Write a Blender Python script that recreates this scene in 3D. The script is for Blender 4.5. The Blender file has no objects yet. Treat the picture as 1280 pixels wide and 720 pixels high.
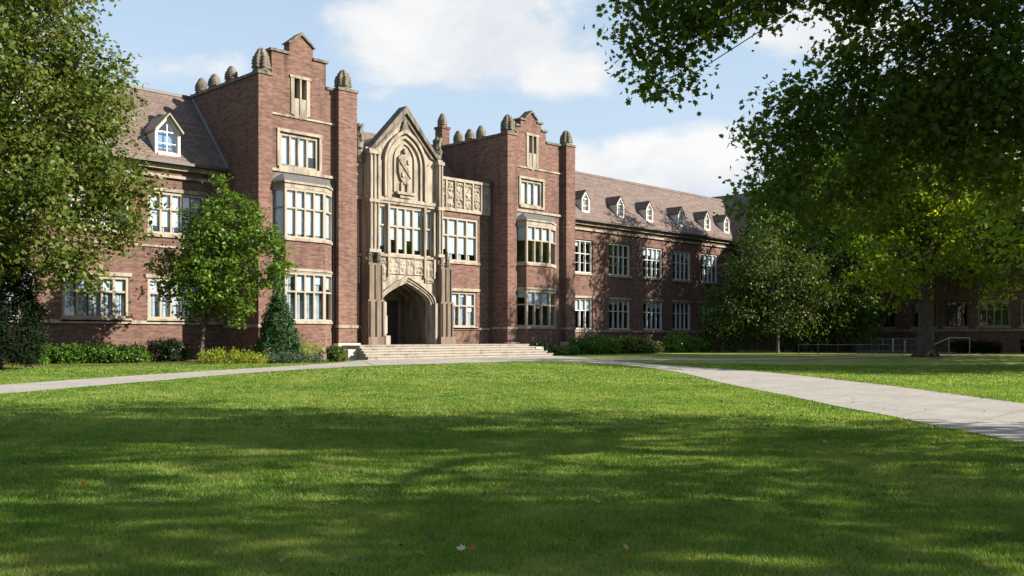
import bpy, math, random
import numpy as np
from mathutils import Vector, noise as mnoise

random.seed(7)
rng = np.random.default_rng(11)
scene = bpy.context.scene
COL = scene.collection
R = math.radians

# ------------------------------------------------------------------ helpers
def link(o):
    COL.objects.link(o)
    return o

def tag(o, label=None, cat=None, group=None, kind=None):
    if label: o['label'] = label
    if cat: o['category'] = cat
    if group: o['group'] = group
    if kind: o['kind'] = kind
    return o

def empty(name, loc=(0, 0, 0), rz=0.0):
    o = bpy.data.objects.new(name, None)
    o.location = loc
    o.rotation_euler = (0, 0, rz)
    o.empty_display_size = 0.2
    return link(o)

class MB:
    """collects faces and links them as one mesh object"""
    def __init__(s):
        s.v, s.f, s.pieces = [], [], []
    def add(s, vs, fs):
        b = len(s.v)
        s.pieces.append((list(vs), list(fs)))
        s.v += [tuple(p) for p in vs]
        s.f += [tuple(b + i for i in f) for f in fs]
    def box(s, x0, x1, y0, y1, z0, z1):
        s.add([(x0, y0, z0), (x1, y0, z0), (x1, y1, z0), (x0, y1, z0), (x0, y0, z1), (x1, y0, z1), (x1, y1, z1), (x0, y1, z1)],
              [(3, 2, 1, 0), (4, 5, 6, 7), (0, 1, 5, 4), (1, 2, 6, 5), (2, 3, 7, 6), (3, 0, 4, 7)])
    def obox(s, p0, p1, a0, a1, d0, d1, z0, z1):
        """box along the wall line p0->p1 (a in metres from p0, or fractions not used), d outwards"""
        L = math.hypot(p1[0] - p0[0], p1[1] - p0[1])
        t = ((p1[0] - p0[0]) / L, (p1[1] - p0[1]) / L)
        n = (t[1], -t[0])
        q = []
        for z in (z0, z1):
            for a, d in ((a0, d1), (a1, d1), (a1, d0), (a0, d0)):
                q.append((p0[0] + t[0] * a + n[0] * d, p0[1] + t[1] * a + n[1] * d, z))
        s.add(q, [(3, 2, 1, 0), (4, 5, 6, 7), (0, 1, 5, 4), (1, 2, 6, 5), (2, 3, 7, 6), (3, 0, 4, 7)])
    def prism(s, pts, mapf, d0, d1):
        """polygon (a, z), counter-clockwise seen from outside, extruded from d0 (inside) to d1 (outside)"""
        n = len(pts)
        vs = [mapf(a, z, d1) for a, z in pts] + [mapf(a, z, d0) for a, z in pts]
        fs = [tuple(range(n)), tuple(range(2 * n - 1, n - 1, -1))]
        for i in range(n):
            j = (i + 1) % n
            fs.append((i, n + i, n + j, j))
        s.add(vs, fs)
    def hprism(s, pts, z0, z1):
        """plan polygon (x, y) counter-clockwise from above, extruded up"""
        n = len(pts)
        vs = [(x, y, z0) for x, y in pts] + [(x, y, z1) for x, y in pts]
        fs = [tuple(range(n - 1, -1, -1)), tuple(range(n, 2 * n))]
        for i in range(n):
            j = (i + 1) % n
            fs.append((i, j, n + j, n + i))
        s.add(vs, fs)
    def tube(s, pts, rad, k=6):
        pts = [Vector(p) for p in pts]
        if not hasattr(rad, '__len__'): rad = [rad] * len(pts)
        vs = []
        for i, p in enumerate(pts):
            d = (pts[min(i + 1, len(pts) - 1)] - pts[max(i - 1, 0)]).normalized()
            a = d.orthogonal().normalized() if abs(d.z) < .9 else Vector((1, 0, 0)).cross(d).normalized()
            b = d.cross(a)
            for j in range(k):
                w = 2 * math.pi * j / k
                vs.append(p + (a * math.cos(w) + b * math.sin(w)) * rad[i])
        fs = []
        for i in range(len(pts) - 1):
            for j in range(k):
                jn = (j + 1) % k
                fs.append((i * k + j, i * k + jn, (i + 1) * k + jn, (i + 1) * k + j))
        fs.append(tuple(range(k - 1, -1, -1)))
        fs.append(tuple((len(pts) - 1) * k + j for j in range(k)))
        s.add(vs, fs)
    def lathe(s, c, prof, k=12, mod=None):
        vs, fs = [], []
        for r, z in prof:
            for j in range(k):
                w = 2 * math.pi * j / k
                q = r * (mod(w, z) if mod else 1)
                vs.append((c[0] + q * math.cos(w), c[1] + q * math.sin(w), c[2] + z))
        for i in range(len(prof) - 1):
            for j in range(k):
                jn = (j + 1) % k
                fs.append((i * k + j, i * k + jn, (i + 1) * k + jn, (i + 1) * k + j))
        fs.append(tuple(range(k - 1, -1, -1)))
        fs.append(tuple((len(prof) - 1) * k + j for j in range(k)))
        s.add(vs, fs)
    def slab(s, o, t, solids, holes, th):
        """wall slab: solid rectangles (a0,a1,z0,z1) minus holes; a runs along t from o; th is the thickness inwards"""
        n = (t[1], -t[0])
        A = sorted({round(q, 4) for r in solids + holes for q in r[:2]})
        Z = sorted({round(q, 4) for r in solids + holes for q in r[2:]})
        ins = lambda r, a, z: r[0] < a < r[1] and r[2] < z < r[3]
        S = [[False] * (len(Z) - 1) for _ in range(len(A) - 1)]
        for i in range(len(A) - 1):
            for j in range(len(Z) - 1):
                a, z = (A[i] + A[i + 1]) / 2, (Z[j] + Z[j + 1]) / 2
                S[i][j] = any(ins(r, a, z) for r in solids) and not any(ins(r, a, z) for r in holes)
        P = lambda a, z, d: (o[0] + t[0] * a - n[0] * d, o[1] + t[1] * a - n[1] * d, z)
        def q(*p): s.add(p, [(0, 1, 2, 3)])
        get = lambda i, j: 0 <= i < len(A) - 1 and 0 <= j < len(Z) - 1 and S[i][j]
        for i in range(len(A) - 1):
            for j in range(len(Z) - 1):
                if not S[i][j]: continue
                a0, a1, z0, z1 = A[i], A[i + 1], Z[j], Z[j + 1]
                q(P(a0, z0, 0), P(a1, z0, 0), P(a1, z1, 0), P(a0, z1, 0))
                q(P(a1, z0, th), P(a0, z0, th), P(a0, z1, th), P(a1, z1, th))
                if not get(i - 1, j): q(P(a0, z0, th), P(a0, z0, 0), P(a0, z1, 0), P(a0, z1, th))
                if not get(i + 1, j): q(P(a1, z0, 0), P(a1, z0, th), P(a1, z1, th), P(a1, z1, 0))
                if not get(i, j - 1): q(P(a0, z0, th), P(a1, z0, th), P(a1, z0, 0), P(a0, z0, 0))
                if not get(i, j + 1): q(P(a0, z1, 0), P(a1, z1, 0), P(a1, z1, th), P(a0, z1, th))
    def build_each(s, name, mat, parent=None):
        """one object for each piece that was added"""
        for vs, fs in s.pieces:
            q = MB(); q.add(vs, fs); q.build(name, mat, parent)
    def build(s, name, mat, parent=None, smooth=False, bevel=0.0):
        me = bpy.data.meshes.new(name)
        me.from_pydata(s.v, [], s.f)
        me.materials.append(mat)
        if smooth:
            me.polygons.foreach_set('use_smooth', [True] * len(me.polygons))
        me.update()
        o = link(bpy.data.objects.new(name, me))
        if parent: o.parent = parent
        if bevel:
            m = o.modifiers.new('bevel', 'BEVEL'); m.width = bevel; m.segments = 2; m.limit_method = 'ANGLE'
        return o

def np_mesh(name, verts, k, mat, tint=None, parent=None, loc=None):
    """verts (n*k, 3) as n separate k-gons"""
    n = len(verts) // k
    me = bpy.data.meshes.new(name)
    me.vertices.add(n * k)
    me.vertices.foreach_set('co', verts.astype(np.float32).ravel())
    me.loops.add(n * k)
    me.loops.foreach_set('vertex_index', np.arange(n * k, dtype=np.int32))
    me.polygons.add(n)
    me.polygons.foreach_set('loop_start', (np.arange(n) * k).astype(np.int32))
    me.polygons.foreach_set('loop_total', np.full(n, k, np.int32))
    me.update(calc_edges=True)
    if tint is not None:
        a = me.attributes.new('tint', 'FLOAT', 'FACE')
        a.data.foreach_set('value', tint.astype(np.float32))
    me.materials.append(mat)
    o = link(bpy.data.objects.new(name, me))
    if loc is not None: o.location = loc
    if parent: o.parent = parent
    return o

# ------------------------------------------------------------------ materials
def new_mat(name):
    m = bpy.data.materials.new(name)
    m.use_nodes = True
    nt = m.node_tree
    nt.nodes.clear()
    out = nt.nodes.new('ShaderNodeOutputMaterial')
    return m, nt, out

def N(nt, typ, **kw):
    n = nt.nodes.new(typ)
    for k, v in kw.items():
        if k in n.inputs: n.inputs[k].default_value = v
        else: setattr(n, k, v)
    return n

def ramp(nt, stops, interp='LINEAR'):
    r = nt.nodes.new('ShaderNodeValToRGB')
    e = r.color_ramp.elements
    r.color_ramp.interpolation = interp
    while len(e) < len(stops): e.new(0.5)
    for q, (p, c) in zip(e, stops):
        q.position = p
        q.color = (c[0], c[1], c[2], 1) if hasattr(c, '__len__') else (c, c, c, 1)
    return r

def principled(nt, out, rough=.8, spec=.3):
    p = nt.nodes.new('ShaderNodeBsdfPrincipled')
    p.inputs['Roughness'].default_value = rough
    p.inputs['Specular IOR Level'].default_value = spec
    nt.links.new(p.outputs[0], out.inputs[0])
    return p

def mixrgb(nt, a, b, fac, mode='MIX'):
    m = nt.nodes.new('ShaderNodeMix')
    m.data_type = 'RGBA'
    m.blend_type = mode
    for s, v in ((0, fac), (6, a), (7, b)):
        if hasattr(v, 'is_linked') or hasattr(v, 'links'): nt.links.new(v, m.inputs[s])
        elif s == 0: m.inputs[s].default_value = v
        else: m.inputs[s].default_value = (v[0], v[1], v[2], 1)
    return m.outputs[2]

def noise_tex(nt, scale, detail=4, rough=.55, vec=None, dist=0):
    n = nt.nodes.new('ShaderNodeTexNoise')
    n.inputs['Scale'].default_value = scale
    n.inputs['Detail'].default_value = detail
    n.inputs['Roughness'].default_value = rough
    n.inputs['Distortion'].default_value = dist
    if vec is not None: nt.links.new(vec, n.inputs['Vector'])
    return n

def wall_vec(nt, sx=1.0, sz=1.0):
    """coordinates on axis aligned walls: (x + y, z)"""
    g = nt.nodes.new('ShaderNodeNewGeometry')
    s = nt.nodes.new('ShaderNodeSeparateXYZ')
    nt.links.new(g.outputs['Position'], s.inputs[0])
    a = N(nt, 'ShaderNodeMath', operation='ADD')
    nt.links.new(s.outputs[0], a.inputs[0]); nt.links.new(s.outputs[1], a.inputs[1])
    c = nt.nodes.new('ShaderNodeCombineXYZ')
    nt.links.new(a.outputs[0], c.inputs[0]); nt.links.new(s.outputs[2], c.inputs[1])
    return c.outputs[0], g.outputs['Position']

def bump(nt, height, strength, dist, p):
    b = nt.nodes.new('ShaderNodeBump')
    b.inputs['Strength'].default_value = strength
    b.inputs['Distance'].default_value = dist
    nt.links.new(height, b.inputs['Height'])
    nt.links.new(b.outputs[0], p.inputs['Normal'])

def mat_brick(name, c1, c2, mortar, w=.24, h=.085):
    m, nt, out = new_mat(name)
    p = principled(nt, out, .9, .15)
    v, pos = wall_vec(nt)
    b = nt.nodes.new('ShaderNodeTexBrick')
    nt.links.new(v, b.inputs['Vector'])
    b.inputs['Color1'].default_value = (*c1, 1)
    b.inputs['Color2'].default_value = (*c2, 1)
    b.inputs['Mortar'].default_value = (*mortar, 1)
    b.inputs['Scale'].default_value = 1
    b.inputs['Mortar Size'].default_value = .008
    b.inputs['Mortar Smooth'].default_value = .3
    b.inputs['Bias'].default_value = -.1
    b.inputs['Brick Width'].default_value = w
    b.inputs['Row Height'].default_value = h
    # streaky burnt courses
    mp = nt.nodes.new('ShaderNodeMapping')
    mp.inputs['Scale'].default_value = (1.6, 7.5, 1)
    nt.links.new(v, mp.inputs[0])
    n1 = noise_tex(nt, 1.0, 5, .65, mp.outputs[0])
    r1 = ramp(nt, [(.33, (.60, .57, .58)), (.5, (.97, .97, .97)), (.68, (1.22, 1.16, 1.10))])
    nt.links.new(n1.outputs[0], r1.inputs[0])
    c = mixrgb(nt, b.outputs[0], r1.outputs[0], 1.0, 'MULTIPLY')
    n2 = noise_tex(nt, .22, 4, .6, pos)
    r2 = ramp(nt, [(.3, (.78, .76, .78)), (.7, (1.13, 1.1, 1.08))])
    nt.links.new(n2.outputs[0], r2.inputs[0])
    c = mixrgb(nt, c, r2.outputs[0], 1.0, 'MULTIPLY')
    # rain streaks and soot, odd rebuilt patches
    mp3 = nt.nodes.new('ShaderNodeMapping'); mp3.inputs['Scale'].default_value = (1.9, .16, 1)
    nt.links.new(v, mp3.inputs[0])
    n3 = noise_tex(nt, 1.0, 5, .6, mp3.outputs[0])
    r3 = ramp(nt, [(.30, (.62, .61, .62)), (.47, (1, 1, 1)), (.75, (1.06, 1.04, 1.02))])
    nt.links.new(n3.outputs[0], r3.inputs[0])
    c = mixrgb(nt, c, r3.outputs[0], 1.0, 'MULTIPLY')
    nt.links.new(c, p.inputs['Base Color'])
    inv = N(nt, 'ShaderNodeMath', operation='SUBTRACT'); inv.inputs[0].default_value = 1
    nt.links.new(b.outputs['Fac'], inv.inputs[1])
    bump(nt, inv.outputs[0], .5, .012, p)
    return m

def mat_stone(name, base, dark, stain=.5, scale=1.2, rough=.85, bscale=18):
    m, nt, out = new_mat(name)
    p = principled(nt, out, rough, .2)
    v, pos = wall_vec(nt)
    mp = nt.nodes.new('ShaderNodeMapping')
    mp.inputs['Scale'].default_value = (2.2, 2.2, .5)
    nt.links.new(pos, mp.inputs[0])
    n1 = noise_tex(nt, scale, 6, .65, mp.outputs[0])
    r1 = ramp(nt, [(.32, dark), (.32 + .3 * stain + .05, base), (.85, tuple(min(1, q * 1.1) for q in base))])
    nt.links.new(n1.outputs[0], r1.inputs[0])
    n2 = noise_tex(nt, bscale, 4, .6, pos)
    r2 = ramp(nt, [(.3, (.86, .86, .86)), (.7, (1.08, 1.08, 1.08))])
    nt.links.new(n2.outputs[0], r2.inputs[0])
    c = mixrgb(nt, r1.outputs[0], r2.outputs[0], 1.0, 'MULTIPLY')
    nt.links.new(c, p.inputs['Base Color'])
    bump(nt, n2.outputs[0], .35, .02, p)
    return m

def mat_roof(name, c1, c2, gap, axis):
    """slates in courses; axis 0 = ridge along x, 1 = ridge along y"""
    m, nt, out = new_mat(name)
    p = principled(nt, out, .75, .3)
    g = nt.nodes.new('ShaderNodeNewGeometry')
    s = nt.nodes.new('ShaderNodeSeparateXYZ')
    nt.links.new(g.outputs['Position'], s.inputs[0])
    c = nt.nodes.new('ShaderNodeCombineXYZ')
    nt.links.new(s.outputs[axis], c.inputs[0]); nt.links.new(s.outputs[2], c.inputs[1])
    b = nt.nodes.new('ShaderNodeTexBrick')
    nt.links.new(c.outputs[0], b.inputs['Vector'])
    b.inputs['Color1'].default_value = (*c1, 1); b.inputs['Color2'].default_value = (*c2, 1)
    b.inputs['Mortar'].default_value = (*gap, 1)
    b.inputs['Scale'].default_value = 1
    b.inputs['Mortar Size'].default_value = .012
    b.inputs['Brick Width'].default_value = .32
    b.inputs['Row Height'].default_value = .16
    mp = nt.nodes.new('ShaderNodeMapping')
    mp.inputs['Scale'].default_value = (.8, 4.5, 1)
    nt.links.new(c.outputs[0], mp.inputs[0])
    n1 = noise_tex(nt, 1.0, 5, .65, mp.outputs[0])
    r1 = ramp(nt, [(.3, (.68, .68, .70)), (.7, (1.22, 1.18, 1.16))])
    nt.links.new(n1.outputs[0], r1.inputs[0])
    col = mixrgb(nt, b.outputs[0], r1.outputs[0], 1.0, 'MULTIPLY')
    nt.links.new(col, p.inputs['Base Color'])
    # each course laps the next: saw-tooth height
    mu = N(nt, 'ShaderNodeMath', operation='MULTIPLY'); mu.inputs[1].default_value = 1 / .16
    nt.links.new(s.outputs[2], mu.inputs[0])
    fr = N(nt, 'ShaderNodeMath', operation='FRACT'); nt.links.new(mu.outputs[0], fr.inputs[0])
    iv = N(nt, 'ShaderNodeMath', operation='SUBTRACT'); iv.inputs[0].default_value = 1
    nt.links.new(fr.outputs[0], iv.inputs[1])
    bump(nt, iv.outputs[0], .6, .03, p)
    return m

def mat_plain(name, col, rough=.6, spec=.4, var=.12, scale=6, metal=0):
    m, nt, out = new_mat(name)
    p = principled(nt, out, rough, spec)
    p.inputs['Metallic'].default_value = metal
    g = nt.nodes.new('ShaderNodeNewGeometry')
    n1 = noise_tex(nt, scale, 4, .6, g.outputs['Position'])
    r1 = ramp(nt, [(.3, tuple(q * (1 - var) for q in col)), (.7, tuple(min(1, q * (1 + var)) for q in col))])
    nt.links.new(n1.outputs[0], r1.inputs[0])
    nt.links.new(r1.outputs[0], p.inputs['Base Color'])
    return m

def mat_glass(name):
    m, nt, out = new_mat(name)
    gl = N(nt, 'ShaderNodeBsdfGlossy'); gl.inputs['Roughness'].default_value = .02
    gl.inputs['Color'].default_value = (.95, .97, 1, 1)
    tr = N(nt, 'ShaderNodeBsdfTransparent'); tr.inputs['Color'].default_value = (.88, .93, .95, 1)
    lw = N(nt, 'ShaderNodeLayerWeight'); lw.inputs['Blend'].default_value = .5
    pw = N(nt, 'ShaderNodeMath', operation='POWER'); pw.inputs[1].default_value = 4.0
    nt.links.new(lw.outputs['Facing'], pw.inputs[0])
    fr = N(nt, 'ShaderNodeMath', operation='MULTIPLY_ADD'); fr.inputs[1].default_value = .8; fr.inputs[2].default_value = .13
    nt.links.new(pw.outputs[0], fr.inputs[0])
    # old glass: slightly wavy
    g = nt.nodes.new('ShaderNodeNewGeometry')
    n1 = noise_tex(nt, 1.7, 2, .5, g.outputs['Position'])
    b = nt.nodes.new('ShaderNodeBump'); b.inputs['Strength'].default_value = .09; b.inputs['Distance'].default_value = .12
    nt.links.new(n1.outputs[0], b.inputs['Height'])
    nt.links.new(b.outputs[0], gl.inputs['Normal'])
    mx = nt.nodes.new('ShaderNodeMixShader')
    nt.links.new(fr.outputs[0], mx.inputs[0]); nt.links.new(tr.outputs[0], mx.inputs[1]); nt.links.new(gl.outputs[0], mx.inputs[2])
    nt.links.new(mx.outputs[0], out.inputs[0])
    return m

def mat_leaf(name, stops, trans=.4, rough=.5, tcol=1.5, spec=.2):
    m, nt, out = new_mat(name)
    at = N(nt, 'ShaderNodeAttribute'); at.attribute_name = 'tint'
    r = ramp(nt, stops)
    nt.links.new(at.outputs['Fac'], r.inputs[0])
    p = nt.nodes.new('ShaderNodeBsdfPrincipled')
    p.inputs['Roughness'].default_value = rough
    p.inputs['Specular IOR Level'].default_value = spec
    nt.links.new(r.outputs[0], p.inputs['Base Color'])
    t = nt.nodes.new('ShaderNodeBsdfTranslucent')
    c = mixrgb(nt, r.outputs[0], (tcol * 1.25, tcol * 1.15, tcol * .45), 1.0, 'MULTIPLY')
    nt.links.new(c, t.inputs['Color'])
    mx = nt.nodes.new('ShaderNodeMixShader'); mx.inputs[0].default_value = trans
    nt.links.new(p.outputs[0], mx.inputs[1]); nt.links.new(t.outputs[0], mx.inputs[2])
    nt.links.new(mx.outputs[0], out.inputs[0])
    return m

def mat_bark(name, c1, c2):
    m, nt, out = new_mat(name)
    p = principled(nt, out, .95, .1)
    g = nt.nodes.new('ShaderNodeNewGeometry')
    mp = nt.nodes.new('ShaderNodeMapping'); mp.inputs['Scale'].default_value = (9, 9, 1.4)
    nt.links.new(g.outputs['Position'], mp.inputs[0])
    n1 = noise_tex(nt, 1.5, 6, .7, mp.outputs[0], .6)
    r1 = ramp(nt, [(.35, c2), (.65, c1)])
    nt.links.new(n1.outputs[0], r1.inputs[0])
    nt.links.new(r1.outputs[0], p.inputs['Base Color'])
    bump(nt, n1.outputs[0], .9, .06, p)
    return m

BRICK = mat_brick('brick', (.160, .094, .075), (.096, .056, .048), (.165, .124, .104))
STONE = mat_stone('limestone', (.285, .246, .200), (.12, .10, .08), .6)
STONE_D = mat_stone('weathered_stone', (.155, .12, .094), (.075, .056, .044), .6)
STONE_G = mat_stone('lichened_stone', (.165, .142, .115), (.04, .036, .032), .8, 2.6)
PALE = mat_stone('pale_plinth', (.52, .46, .39), (.32, .28, .23), .4)
ROOF = mat_roof('roof_slate', (.165, .118, .100), (.112, .085, .075), (.045, .036, .032), 0)
ROOF_Y = mat_roof('roof_slate_wing', (.165, .118, .100), (.112, .085, .075), (.045, .036, .032), 1)
LEAD = mat_plain('lead', (.085, .082, .085), .55, .4)
WHITE = mat_plain('white_paint', (.50, .485, .455), .5, .4, .08)
TAN = mat_plain('tan_frame', (.27, .228, .18), .7, .3, .12)
DARKMETAL = mat_plain('dark_metal', (.045, .04, .04), .5, .4)
GUTTER = mat_plain('gutter_metal', (.06, .045, .04), .5, .4)
GLASS = mat_glass('window_glass')
BLIND = mat_plain('blind_cloth', (.42, .46, .52), .9, .1, .05, 3)
CURTAIN = mat_plain('curtain_cloth', (.34, .38, .42), .9, .1, .2, 5)
INTERIOR = mat_plain('interior_plaster', (.16, .14, .12), .9, .1)
DOORWOOD = mat_plain('dark_door_wood', (.03, .024, .02), .45, .4, .3, 9)
NOTICE = mat_plain('paper', (.75, .75, .73), .8, .2, .03)
STEEL = mat_plain('brushed_steel', (.62, .63, .65), .35, .5, .05, 6, .6)
WHITEMETAL = mat_plain('pale_metal', (.26, .27, .28), .4, .5, .05)
BARK = mat_bark('bark', (.13, .105, .085), (.045, .036, .03))
SOIL = mat_plain('mulch_soil', (.075, .05, .035), .95, .1, .4, 9)

# ------------------------------------------------------------------ camera (level, raised horizon through shift)
TH = math.atan2(1140, 1168)
SN, CS = math.sin(TH), math.cos(TH)
FWD = (CS, SN); RGT = (SN, -CS)
CAM = (-50.832, -43.842, 1.6)
cd = bpy.data.cameras.new('camera')
cam = link(bpy.data.objects.new('camera', cd))
cam.location = CAM
cam.rotation_euler = (R(90), 0, TH - R(90))
cd.lens = 36 * 1168 / 1280
cd.sensor_width = 36
cd.shift_y = 60 / 1280
cd.clip_start = .05
cd.clip_end = 3000
scene.camera = cam

# ------------------------------------------------------------------ light
SUN = Vector((.494, -.741, .454)).normalized()
sd = bpy.data.lights.new('sun', 'SUN')
sd.energy = 5.0
sd.angle = R(.5)
sd.color = (1.0, .92, .78)
so = link(bpy.data.objects.new('sun', sd))
so.rotation_euler = SUN.to_track_quat('Z', 'Y').to_euler()
so.location = (30, -60, 60)

w = bpy.data.worlds.new('World')
scene.world = w
w.use_nodes = True
nt = w.node_tree
nt.nodes.clear()
wo = nt.nodes.new('ShaderNodeOutputWorld')
bg = nt.nodes.new('ShaderNodeBackground')
bg.inputs['Strength'].default_value = .074
sky = nt.nodes.new('ShaderNodeTexSky')
sky.sky_type = 'NISHITA'
sky.sun_disc = False
sky.sun_elevation = math.asin(SUN.z)
sky.sun_rotation = math.atan2(SUN.x, SUN.y)
sky.air_density = 1.0
sky.dust_density = .6
sky.ozone_density = 1.6
tc = nt.nodes.new('ShaderNodeTexCoord')
sp = nt.nodes.new('ShaderNodeSeparateXYZ')
nt.links.new(tc.outputs['Generated'], sp.inputs[0])
def M(op, a, b=None, c=None):
    m = nt.nodes.new('ShaderNodeMath'); m.operation = op
    for i, v in enumerate((a, b, c)):
        if v is None: continue
        if isinstance(v, (int, float)): m.inputs[i].default_value = v
        else: nt.links.new(v, m.inputs[i])
    return m.outputs[0]
azm = M('ARCTAN2', sp.outputs[0], sp.outputs[1])          # compass angle from +Y towards +X
elv = M('ARCSINE', sp.outputs[2])
cc = nt.nodes.new('ShaderNodeCombineXYZ')
nt.links.new(azm, cc.inputs[0]); nt.links.new(M('MULTIPLY', elv, 1.7), cc.inputs[1])
n1 = noise_tex(nt, 7.0, 9, .60, cc.outputs[0], .25)
n2 = noise_tex(nt, 2.2, 4, .5, cc.outputs[0])
AZ0 = math.atan2(FWD[0], FWD[1])
mask = None
#            azimuth offset, elevation, half width, half height (degrees), weight
for da, el, hw, hh, wt in [(-3.0, 17.6, 9.0, 3.3, 1.1), (-7.5, 18.2, 5.5, 1.9, .8), (2.8, 15.8, 4.0, 1.9, .9), (-1.0, 19.6, 5.5, 2.0, .9), (9.5, 9.8, 7.0, 2.4, 1.0), (11.5, 11.2, 3.2, 1.7, .6),
                           (5.5, 6.6, 9.0, 1.2, .6), (18.5, 17.5, 5.5, 2.6, .85), (-19.5, 17.2, 2.6, .8, .25), (-20, 15.0, 5, 1.4, .42), (28, 12, 8, 3, .8),
                           
                           (-55, 15, 9, 3, .8), (70, 16, 9, 3, .8), (120, 22, 12, 4, .8), (175, 18, 12, 4, .8)]:
    dx = M('DIVIDE', M('SUBTRACT', azm, AZ0 + R(da)), R(hw))
    dz = M('DIVIDE', M('SUBTRACT', elv, R(el)), R(hh))
    d = M('SQRT', M('ADD', M('MULTIPLY', dx, dx), M('MULTIPLY', dz, dz)))
    v = M('MULTIPLY', M('SUBTRACT', 1.25, d), wt)
    mask = v if mask is None else M('MAXIMUM', mask, v)
dens = M('ADD', mask, M('MULTIPLY', M('SUBTRACT', n1.outputs[0], .5), 1.7))
mr = nt.nodes.new('ShaderNodeMapRange'); mr.interpolation_type = 'SMOOTHSTEP'
mr.inputs['From Min'].default_value = .15; mr.inputs['From Max'].default_value = .66
nt.links.new(dens, mr.inputs[0])
wis = nt.nodes.new('ShaderNodeMapRange'); wis.interpolation_type = 'SMOOTHSTEP'
wis.inputs['From Min'].default_value = .45; wis.inputs['From Max'].default_value = .85; wis.inputs['To Max'].default_value = .22
nt.links.new(n2.outputs[0], wis.inputs[0])
fac = M('MAXIMUM', mr.outputs[0], wis.outputs[0])
# thin veil towards the horizon
hz = nt.nodes.new('ShaderNodeMapRange'); hz.interpolation_type = 'SMOOTHSTEP'
hz.inputs['From Min'].default_value = 0; hz.inputs['From Max'].default_value = R(34); hz.inputs['To Min'].default_value = .95; hz.inputs['To Max'].default_value = .42
nt.links.new(elv, hz.inputs[0])
cshade = ramp(nt, [(.35, (6.3, 6.6, 7.2)), (.62, (8.4, 8.4, 8.4))])
cshade.color_ramp.elements[0].color = (3.9, 4.1, 4.4, 1)
cshade.color_ramp.elements[1].color = (4.9, 4.9, 4.88, 1)
nt.links.new(n1.outputs[0], cshade.inputs[0])
veil = mixrgb(nt, sky.outputs[0], (3.2, 3.95, 4.7), hz.outputs[0])
skyc = mixrgb(nt, veil, cshade.outputs[0], fac)
nt.links.new(skyc, bg.inputs['Color'])
nt.links.new(bg.outputs[0], wo.inputs[0])

vs = scene.view_settings
vs.view_transform = 'Standard'
vs.look = 'None'
vs.gamma = 1
vs.use_curve_mapping = False
vs.exposure = 1.42

# ------------------------------------------------------------------ terrain
def sstep(a, b, x):
    t = np.clip((np.asarray(x, float) - a) / (b - a), 0, 1)
    return t * t * (3 - 2 * t)
def ter(X, Y):
    a = sstep(-30, -9, Y); b = sstep(-14, 14, X)
    return .40 * (1 - (1 - a) * (1 - b))
def terf(x, y): return float(ter(x, y))

# path outlines (world x, y)
EDGE_A = [(-24.0, -6.7), (-22.3, -6.9), (-18.0, -6.9), (-13.0, -6.9), (-9.0, -6.9), (-9.9, -9.3), (-12.9, -12.7), (-15.0, -16.4), (-15.74, -19.21), (-15.61, -20.99), (-15.38, -23.87), (-17.26, -27.26), (-21.05, -31.68), (-24.81, -35.18), (-26.76, -37.13), (-29.5, -40.2), (-33, -44.5)]
RP_LOW = [(-19.07, -12.84), (-17.1, -13.6), (-16.3, -14.9), (-16.4, -17.01), (-17.62, -20.16), (-19.9, -23.3), (-23.01, -26.43), (-28.04, -31.87), (-30.68, -34.35), (-31.99, -35.93), (-33.7, -37.58), (-35.62, -39.6), (-40, -44.3)]
RP_UP = [(-9.6, -7.0), (-10.6, -9.6), (-12.4, -12.5), (-13.9, -15.4), (-14.7, -18.3), (-15.0, -21.0), (-15.38, -23.87), (-17.26, -27.26), (-21.05, -31.68), (-24.81, -35.18), (-26.76, -37.13), (-29.8, -40.2), (-33.5, -44.4)]
LP_UP = [(-52, -21.8), (-46, -18.35), (-42.52, -16.63), (-39.78, -15.37), (-35.87, -13.65), (-32.18, -12.2), (-28.2, -10.4), (-25.2, -8.3), (-23.4, -6.7)]
LP_LOW = [(-52, -24.6), (-46, -21.0), (-43.4, -19.5), (-42.3, -19.0), (-40.84, -18.25), (-39.28, -17.5), (-37.3, -16.55), (-34.4, -15.1), (-30.8, -13.75), (-27.29, -12.85), (-23.31, -12.9), (-19.07, -12.84)]

def resample(pl, n):
    pl = np.array(pl, float)
    d = np.r_[0, np.cumsum(np.hypot(*np.diff(pl, axis=0).T))]
    t = np.linspace(0, d[-1], n)
    return np.c_[np.interp(t, d, pl[:, 0]), np.interp(t, d, pl[:, 1])]
def smooth(pl, it=2):
    pl = np.array(pl, float)
    for _ in range(it):
        q = .75 * pl[:-1] + .25 * pl[1:]; r = .25 * pl[:-1] + .75 * pl[1:]
        m = np.empty((2 * len(q), 2)); m[0::2] = q; m[1::2] = r
        pl = np.vstack([pl[:1], m, pl[-1:]])
    return pl

def in_poly(px, py, poly):
    poly = np.asarray(poly); inside = np.zeros(len(px), bool)
    j = len(poly) - 1
    for i in range(len(poly)):
        xi, yi = poly[i]; xj, yj = poly[j]
        c = ((yi > py) != (yj > py)) & (px < (xj - xi) * (py - yi) / (yj - yi + 1e-12) + xi)
        inside ^= c; j = i
    return inside

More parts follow.
